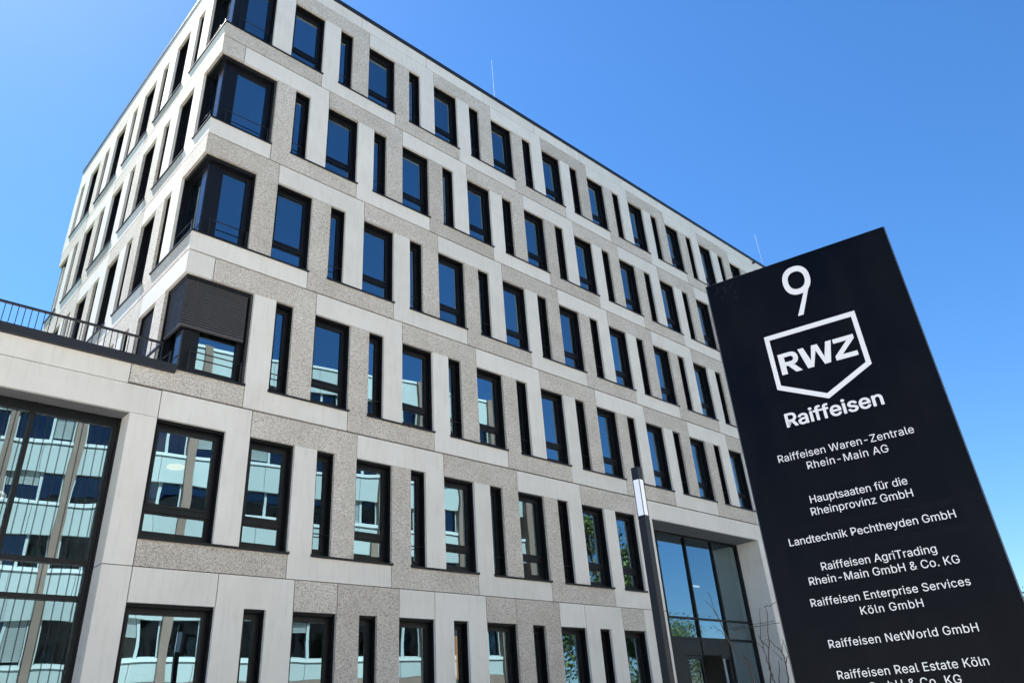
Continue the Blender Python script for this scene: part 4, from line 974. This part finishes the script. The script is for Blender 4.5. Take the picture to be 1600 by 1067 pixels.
def letter(txt, u0, u1, zb, cap, bold=0):
    """one line of lettering; heavy lettering is struck several times, a hair apart"""
    sc = cap / 509.0
    x = 0; items = []
    for ch in txt:
        items.append((x, glyph(ch, 0)))
        x += GLY[ch][0]
    xs = [px + v[0] for px, g in items for vs, _ in g for v in vs]
    w = (max(xs) - min(xs)) * sc + 2 * bold
    k = min(max((u1 - u0) / w, .90), 1.0)
    tr = ((u1 - u0) - w * k) / max(len(txt) - 1, 1)
    bm = bmesh.new(); x0 = min(xs)
    strikes = [(0, 0)] if not bold else [(bold * (1 + math.cos(q)), bold * math.sin(q) * .7) for q in [i * math.pi / 5 for i in range(10)]] + [(bold, 0)]
    for si, (ox, oz) in enumerate(strikes):
        for i, (px, g) in enumerate(items):
            for j, (vs, fs) in enumerate(g):
                V = [bm.verts.new((u0 + (px + v[0] - x0) * sc * k + tr * i + ox, .0030 - .00012 * j - .00006 * si, v[1] * sc * (1 - bold * 1.4 / cap) + bold * .7 + oz)) for v in vs]
                for f in fs: bm.faces.new([V[q] for q in f])
    bmesh.ops.recalc_face_normals(bm, faces=bm.faces)
    for f in bm.faces:
        if f.normal.y > 0: f.normal_flip()
    me = bpy.data.meshes.new('lettering'); bm.to_mesh(me); bm.free(); me.materials.append(M['letter'])
    o = link('lettering', me, PY, (0, 0, H + zb)); o['label'] = 'white lettering reading ' + txt
    if not bold:
        md = o.modifiers.new('solid', 'SOLIDIFY'); md.thickness = .001; md.offset = -1
    return o
letter('Raiffeisen', .302, .879, -1.146, .091, .0037)
for args in (('Raiffeisen Waren-Zentrale', .201, .981, -1.349, .045), ('Rhein-Main AG', .359, .821, -1.424, .045), ('Hauptsaaten für die', .325, .863, -1.624, .044),
             ('Rheinprovinz GmbH', .313, .871, -1.695, .044), ('Landtechnik Pechtheyden GmbH', .147, 1.04, -1.844, .043), ('Raiffeisen AgriTrading', .291, .895, -2.003, .0425),
             ('Rhein-Main GmbH & Co. KG', .205, .986, -2.072, .0425), ('Raiffeisen Enterprise Services', .185, 1.0, -2.185, .041), ('Köln GmbH', .435, .751, -2.258, .041),
             ('Raiffeisen NetWorld GmbH', .226, .965, -2.404, .041), ('Raiffeisen Real Estate Köln', .231, .96, -2.559, .041), ('GmbH & Co. KG', .375, .815, -2.628, .041)):
    letter(*args, bold=0 if args[3] > -1.5 else .00018)
# numeral 9: oval bowl with a straight slanted leg
def strip(mb, outer, inner):
    n = len(outer)
    A = [mb.bm.verts.new(p) for p in outer]; Bv = [mb.bm.verts.new(p) for p in inner]
    for i in range(n):
        j = (i + 1) % n
        mb.bm.faces.new((A[i], A[j], Bv[j], Bv[i]))
mb = MB(); y9 = .003
c9 = (.599, -.178); N9 = 48
def ov(rx, rz, i): 
    a_ = 2 * math.pi * i / N9
    p = 2.25
    ca, sa = math.cos(a_), math.sin(a_)
    return (c9[0] + rx * math.copysign(abs(ca) ** (2 / p), ca), y9, c9[1] + rz * math.copysign(abs(sa) ** (2 / p), sa))
strip(mb, [ov(.0885, .106, i) for i in range(N9)], [ov(.0535, .066, i) for i in range(N9)])
mb.quad([(.6535, y9 - .0004, -.160), (.6862, y9 - .0004, -.172), (.684, y9 - .0004, -.20), (.672, y9 - .0004, -.245)])
mb.quad([(.548, y9 - .0006, -.434), (.583, y9 - .0006, -.434), (.686, y9 - .0006, -.195), (.650, y9 - .0006, -.22)])
o = mb.build('lettering', M['letter'], PY, (0, 0, H)); o['label'] = 'large white house number 9'
sm = o.modifiers.new('solid', 'SOLIDIFY'); sm.thickness = .002; sm.offset = -1
# emblem outline and its three letters
mb = MB()
out = [(.302, -.512), (.302, -.889), (.588, -1.028), (.88, -.882), (.88, -.512)]
inn = [(.331, -.545), (.331, -.868), (.587, -.993), (.851, -.862), (.851, -.545)]
strip(mb, [(p[0], y9, p[1]) for p in out], [(p[0], y9, p[1]) for p in inn])
def poly(pts): mb.bm.faces.new([mb.bm.verts.new((p[0], y9, p[1])) for p in pts])
# R: stem, bowl, leg
zt, zb_ = -.660, -.803
poly([(.356, zt), (.392, zt), (.392, zb_), (.356, zb_)])
bo = [(.392, zt)] + [(.437 + .041 * math.cos(a_), -.7045 + .0445 * math.sin(a_)) for a_ in [math.pi / 2 - i * math.pi / 14 for i in range(15)]] + [(.392, -.749)]
bi = [(.392, -.687)] + [(.431 + .016 * math.cos(a_), -.7045 + .0175 * math.sin(a_)) for a_ in [math.pi / 2 - i * math.pi / 14 for i in range(15)]] + [(.392, -.722)]
for i in range(len(bo) - 1):
    poly([bo[i], bo[i + 1], bi[i + 1], bi[i]])
poly([(.405, -.749), (.444, -.7485), (.486, zb_), (.445, zb_)])
# W
poly([(.486, zt), (.521, zt), (.549, -.757), (.5395, zb_), (.519, zb_)])
poly([(.5395, zb_), (.549, -.757), (.572, zt), (.5905, zt), (.5905, -.700), (.557, zb_)])
poly([(.5905, -.700), (.5905, zt), (.609, zt), (.6325, -.757), (.6415, zb_), (.6235, zb_)])
poly([(.6415, zb_), (.6325, -.757), (.6605, zt), (.695, zt), (.661, zb_)])
# Z
poly([(.703, zt), (.829, zt), (.829, -.688), (.785, -.689), (.703, -.689)])
poly([(.785, -.689), (.829, -.688), (.740, -.773), (.694, -.776)])
poly([(.694, -.776), (.740, -.773), (.826, -.773), (.826, zb_), (.694, zb_)])
o = mb.build('emblem', M['letter'], PY, (0, 0, H)); o['label'] = 'white five sided shield outline with the letters RWZ'
sm = o.modifiers.new('solid', 'SOLIDIFY'); sm.thickness = .002; sm.offset = -1

# ------------------------------------------------------------------ street lamp
dist = 12.0
LPX, LPY = -6.897 + dist * math.sin(R(54.0)), -15.301 + dist * math.cos(R(54.0))
LP = thing('street_lamp', 'square dark light column with a white opal panel head in front of the entrance', 'street lamp', (LPX, LPY, .11), R(3.5))
s2 = .062
zz = lambda te: 1.639 + dist * te - .11
zt_, zh, zl = zz(.3012), zz(.2848), zz(.2385)
mb = MB(); mb.box(-s2, s2, -s2, s2, 0, zl - .06); mb.build('post', M['lamp'], LP, bevel=.004)
mb = MB(); mb.box(-s2, s2, -s2, s2, zl - .055, zl); mb.build('collar', M['lamp'], LP, bevel=.003)
mb = MB(); mb.box(-s2 + .006, s2 - .006, -s2 + .006, s2 - .006, zl + .001, zh - .001); mb.build('lamp_head', M['opal'], LP)
mb = MB()
for sx in (-1, 1):
    for sy in (-1, 1):
        mb.box(sx * s2 - (.009 if sx > 0 else 0), sx * s2 + (.009 if sx < 0 else 0), sy * s2 - (.009 if sy > 0 else 0), sy * s2 + (.009 if sy < 0 else 0), zl, zh)
mb.build('head_frame', M['lamp'], LP)
mb = MB(); mb.box(-s2, s2, -s2, s2, zh, zt_); mb.build('cap', M['lamp'], LP, bevel=.004)
mb = MB(); mb.box(-.13, .13, -.13, .13, 0, .025); mb.build('base_plate', M['lamp'], LP)

# ------------------------------------------------------------------ bare shrub between lamp and sign
SH = thing('bare_shrub', 'leafless shrub with thin dark twigs beside the black sign', 'shrub', (1.1, -10.75, .11))
tw = {'a': [(1.205, -10.691, 1.997), (1.092, -10.812, 2.289), (0.972, -10.959, 2.624), (0.924, -10.968, 2.695)], 'a2': [(0.924, -10.968, 2.695), (0.969, -11.01, 2.691), (0.998, -11.069, 2.728)],
 'b': [(1.34, -10.816, 1.986), (1.25, -10.886, 2.184), (1.201, -10.902, 2.266), (1.106, -10.876, 2.353), (1.036, -10.842, 2.398)], 'b2': [(1.201, -10.902, 2.266), (1.165, -10.963, 2.386)],
 'c': [(1.244, -10.727, 1.994), (1.136, -10.759, 2.168), (1.041, -10.784, 2.319), (0.98, -10.764, 2.37)], 'c2': [(1.041, -10.784, 2.319), (0.983, -10.824, 2.441), (0.895, -10.93, 2.682)], 'c3': [(1.086, -10.826, 2.315), (0.966, -10.808, 2.443)],
 'd': [(1.081, -10.576, 2.008), (0.993, -10.605, 2.155), (0.836, -10.573, 2.311), (0.739, -10.576, 2.437), (0.587, -10.601, 2.658), (0.446, -10.626, 2.865)], 'd2': [(0.739, -10.576, 2.437), (0.628, -10.598, 2.602), (0.456, -10.573, 2.786)],
 'd3': [(0.836, -10.573, 2.311), (0.691, -10.563, 2.48), (0.593, -10.529, 2.56)], 'e': [(0.761, -10.649, 2.5), (0.918, -10.821, 2.518), (1.093, -11.009, 2.535)], 'f': [(0.912, -10.624, 2.279), (1.021, -10.631, 2.152), (1.115, -10.607, 2.005)],
 'g': [(1.261, -10.885, 2.17), (1.255, -10.932, 2.236), (1.19, -10.955, 2.345)], 'h': [(1.272, -10.754, 1.992), (1.197, -10.842, 2.195)], 'i': [(1.223, -10.871, 2.199), (1.124, -10.852, 2.299)]}
mb = MB()
for k, pts in tw.items():
    main = k in 'abcdh'
    n = len(pts)
    if main:                                  # continue the stem to the root
        p0 = pts[0]
        mid = (p0[0] * .6 + 1.12 * .4 + random.uniform(-.03, .03), p0[1] * .6 - 10.75 * .4, 1.1)
        root = (1.1 + random.uniform(-.1, .1), -10.75 + random.uniform(-.1, .1), .1)
        pts = [root, mid] + pts
    # resample with a little crookedness
    q = []
    for i in range(len(pts) - 1):
        A, Bp = Vector(pts[i]), Vector(pts[i + 1])
        for j in range(4):
            q.append(A.lerp(Bp, j / 4) + (Vector((random.gauss(0, .006), random.gauss(0, .006), random.gauss(0, .004))) if j else Vector()))
    q.append(Vector(pts[-1]))
    r0 = .011 if main else .006
    if k in ('a2', 'e', 'b2', 'i'): r0 = .0048
    mb.tube(q, [r0 + (.0026 - r0) * i / (len(q) - 1) for i in range(len(q))], 6)
for i in range(26):                           # further fine twigs low in the shrub, behind the sign
    a_ = random.uniform(0, 6.28); r_ = random.uniform(.2, .7)
    A = Vector((1.1 + random.uniform(-.1, .1), -10.75 + random.uniform(-.1, .1), .1)); T = A + Vector((math.cos(a_) * r_, math.sin(a_) * r_, random.uniform(1.0, 1.75)))
    mb.tube([A, A.lerp(T, .5) + Vector((random.gauss(0, .05), random.gauss(0, .05), .1)), T], [.011, .007, .002], 5)
part(mb, 'branches', M['twig'], SH)

# ------------------------------------------------------------------ office block across the street (mirrored in the glass)
TH = R(10)
OB = thing('panelled_office_block', 'turquoise panelled office block with brown pillars across the street, mirrored in the windows', 'building', (16.75, -27.2, 0), TH)
u0, u1 = -48.0, 17.0
TOPS = [6.4, 10.75, 14.11, 17.38, 20.67]; BOTS = [5.5, 8.55, 12.55, 15.83, 19.12]
# local frame: x along the facade, +y towards the street
mb = MB(); mb.box(u0, u1, -12, -.6, 0, 24.4); mb.build('wall', M['brown'], OB)
mb = MB(); mb.box(u0, u1, -.59, .02, 0, 5.48); mb.build('base_storey', M['brown'], OB)
pit = 3.07
nb = int((u1 - u0) / pit)
off = -.55
for i, (tp, bt) in enumerate(list(zip(TOPS, BOTS)) + [(24.8, 23.0)]):
    mb = MB(); x = u0 + .01
    pw = pit / 2
    k = math.floor((u0 - off) / pw)
    while off + k * pw < u1:
        xa, xb_ = max(u0, off + k * pw) + .012, min(u1, off + (k + 1) * pw) - .012
        if xb_ > xa: mb.box(xa, xb_, -.2, -.02, bt, tp)
        k += 1
    mb.build('spandrel', M['turq'], OB)
    mb = MB(); mb.box(u0, u1, -.22, .05, tp + .002, tp + .17); mb.build('ledge', M['ledge'], OB)
k = math.floor((u0 - off) / pit)
pil = MB(); wn_ = MB(); fr_ = MB(); bl_ = MB()
levels = list(zip([t_ + .18 for t_ in TOPS], [b_ for b_ in BOTS[1:]] + [23.0]))
while off + k * pit < u1:
    xp = off + k * pit
    pil.box(xp - .23, xp + .23, -.19, .22, 0, 24.95)
    for (z0, z1) in levels:
        if z1 < 0: continue
        xa, xb_ = xp + .24, xp + pit - .24
        if xb_ > u1: continue
        fr_.box(xa, xa + .07, -.35, -.2, z0, z1); fr_.box(xb_ - .07, xb_, -.35, -.2, z0, z1)
        xm = xa + (xb_ - xa) * .58
        fr_.box(xm - .08, xm + .08, -.35, -.19, z0, z1); fr_.box(xa + .1, xm - .11, -.35, -.2, z0, z0 + .08); fr_.box(xm + .11, xb_ - .1, -.35, -.2, z0, z0 + .08)
        wn_.quad([(xa, -.3, z0), (xb_, -.3, z0), (xb_, -.3, z1), (xa, -.3, z1)])
        if random.random() < .28:
            zc_ = z1 - random.uniform(.3, .95) * (z1 - z0)
            xs_ = (xa + .1, xm - .11) if random.random() < .5 else (xm + .11, xb_ - .1)
            zz_ = z1
            while zz_ > zc_:
                bl_.quad([(xs_[0], -.26, zz_ - .07), (xs_[1], -.26, zz_ - .07), (xs_[1], -.235, zz_), (xs_[0], -.235, zz_)]); zz_ -= .08
    k += 1
pil.build('pillar', M['brown'], OB); wn_.build('glazing', M['oglass'], OB); fr_.build('window_frame', M['oframe'], OB); bl_.build('blind', M['oblind'], OB)
mb = MB(); mb.box(u1, u1 + 2.2, -12, .5, 0, 24.2); mb.build('stair_tower', M['brown'], OB)

# ------------------------------------------------------------------ trees
def tree(name, label, loc, height, crown, leaves, lm, seed, group):
    rnd = random.Random(seed)
    o = thing(name, label, 'tree', (loc[0], loc[1], 0), 0, group)
    mb = MB()
    base = height * .28
    mb.tube([(0, 0, 0), (.05, .02, base), (.1, -.05, height * .6), (.05, 0, height * .88)], [crown * .07, crown * .055, crown * .035, .02], 8)
    tips = []
    for i in range(16):
        a_ = rnd.uniform(0, 6.28); z = base + rnd.uniform(0, .55) * height
        rr_ = crown * rnd.uniform(.5, .95) * (1 - .5 * (z - base) / height)
        tip = Vector((math.cos(a_) * rr_, math.sin(a_) * rr_, z + rnd.uniform(.05, .25) * height))
        mb.tube([(0.05, 0, z), Vector((0.05, 0, z)).lerp(tip, .5) + Vector((0, 0, .15)), tip], [crown * .022, crown * .013, .008], 5)
        tips.append(tip)
    tr = mb.build('trunk', M['bark'], o)
    mb = MB()
    cl = []
    for i in range(46):
        if i < len(tips): c = tips[i]
        else:
            a_ = rnd.uniform(0, 6.28); h_ = rnd.uniform(0, 1)
            rr_ = crown * (math.sin(math.pi * (h_ * .82 + .16))) * rnd.uniform(.45, .98)
            c = Vector((math.cos(a_) * rr_, math.sin(a_) * rr_, base * .9 + h_ * (height - base * .9)))
        cl.append((c, crown * rnd.uniform(.16, .34)))
    for i in range(leaves):
        c, rad = rnd.choice(cl)
        p = c + Vector((rnd.gauss(0, 1), rnd.gauss(0, 1), rnd.gauss(0, .75))) * rad * .6
        n = Vector((rnd.gauss(0, 1), rnd.gauss(0, 1), rnd.gauss(.5, 1))).normalized()
        a = n.orthogonal().normalized(); b = n.cross(a); l = rnd.uniform(.07, .14); w = l * .55
        mb.quad([p - a * l, p + b * w, p + a * l, p - b * w])
    mb.build('crown', lm, o)
    return o
tree('street_tree', 'leafy green tree on the pavement mirrored in the windows beside the entrance', (27.5, -13.0), 12.4, 2.9, 12000, M['leaf'], 3, 'trees along the street')
tree('street_tree', 'broad darker tree further along the street, mirrored in the ground floor windows', (35, -16.5), 12.0, 3.3, 12000, M['leaf2'], 5, 'trees along the street')
tree('street_tree', 'distant rounded tree whose top is mirrored low in the entrance glazing', (58, -28), 9.8, 3.8, 8000, M['leaf2'], 11, 'trees along the street')
tree('street_tree', 'green tree far behind the black sign, only its edge showing', (52.0, -1.2), 7.05, 2.5, 7000, M['leaf'], 8, 'trees along the street')
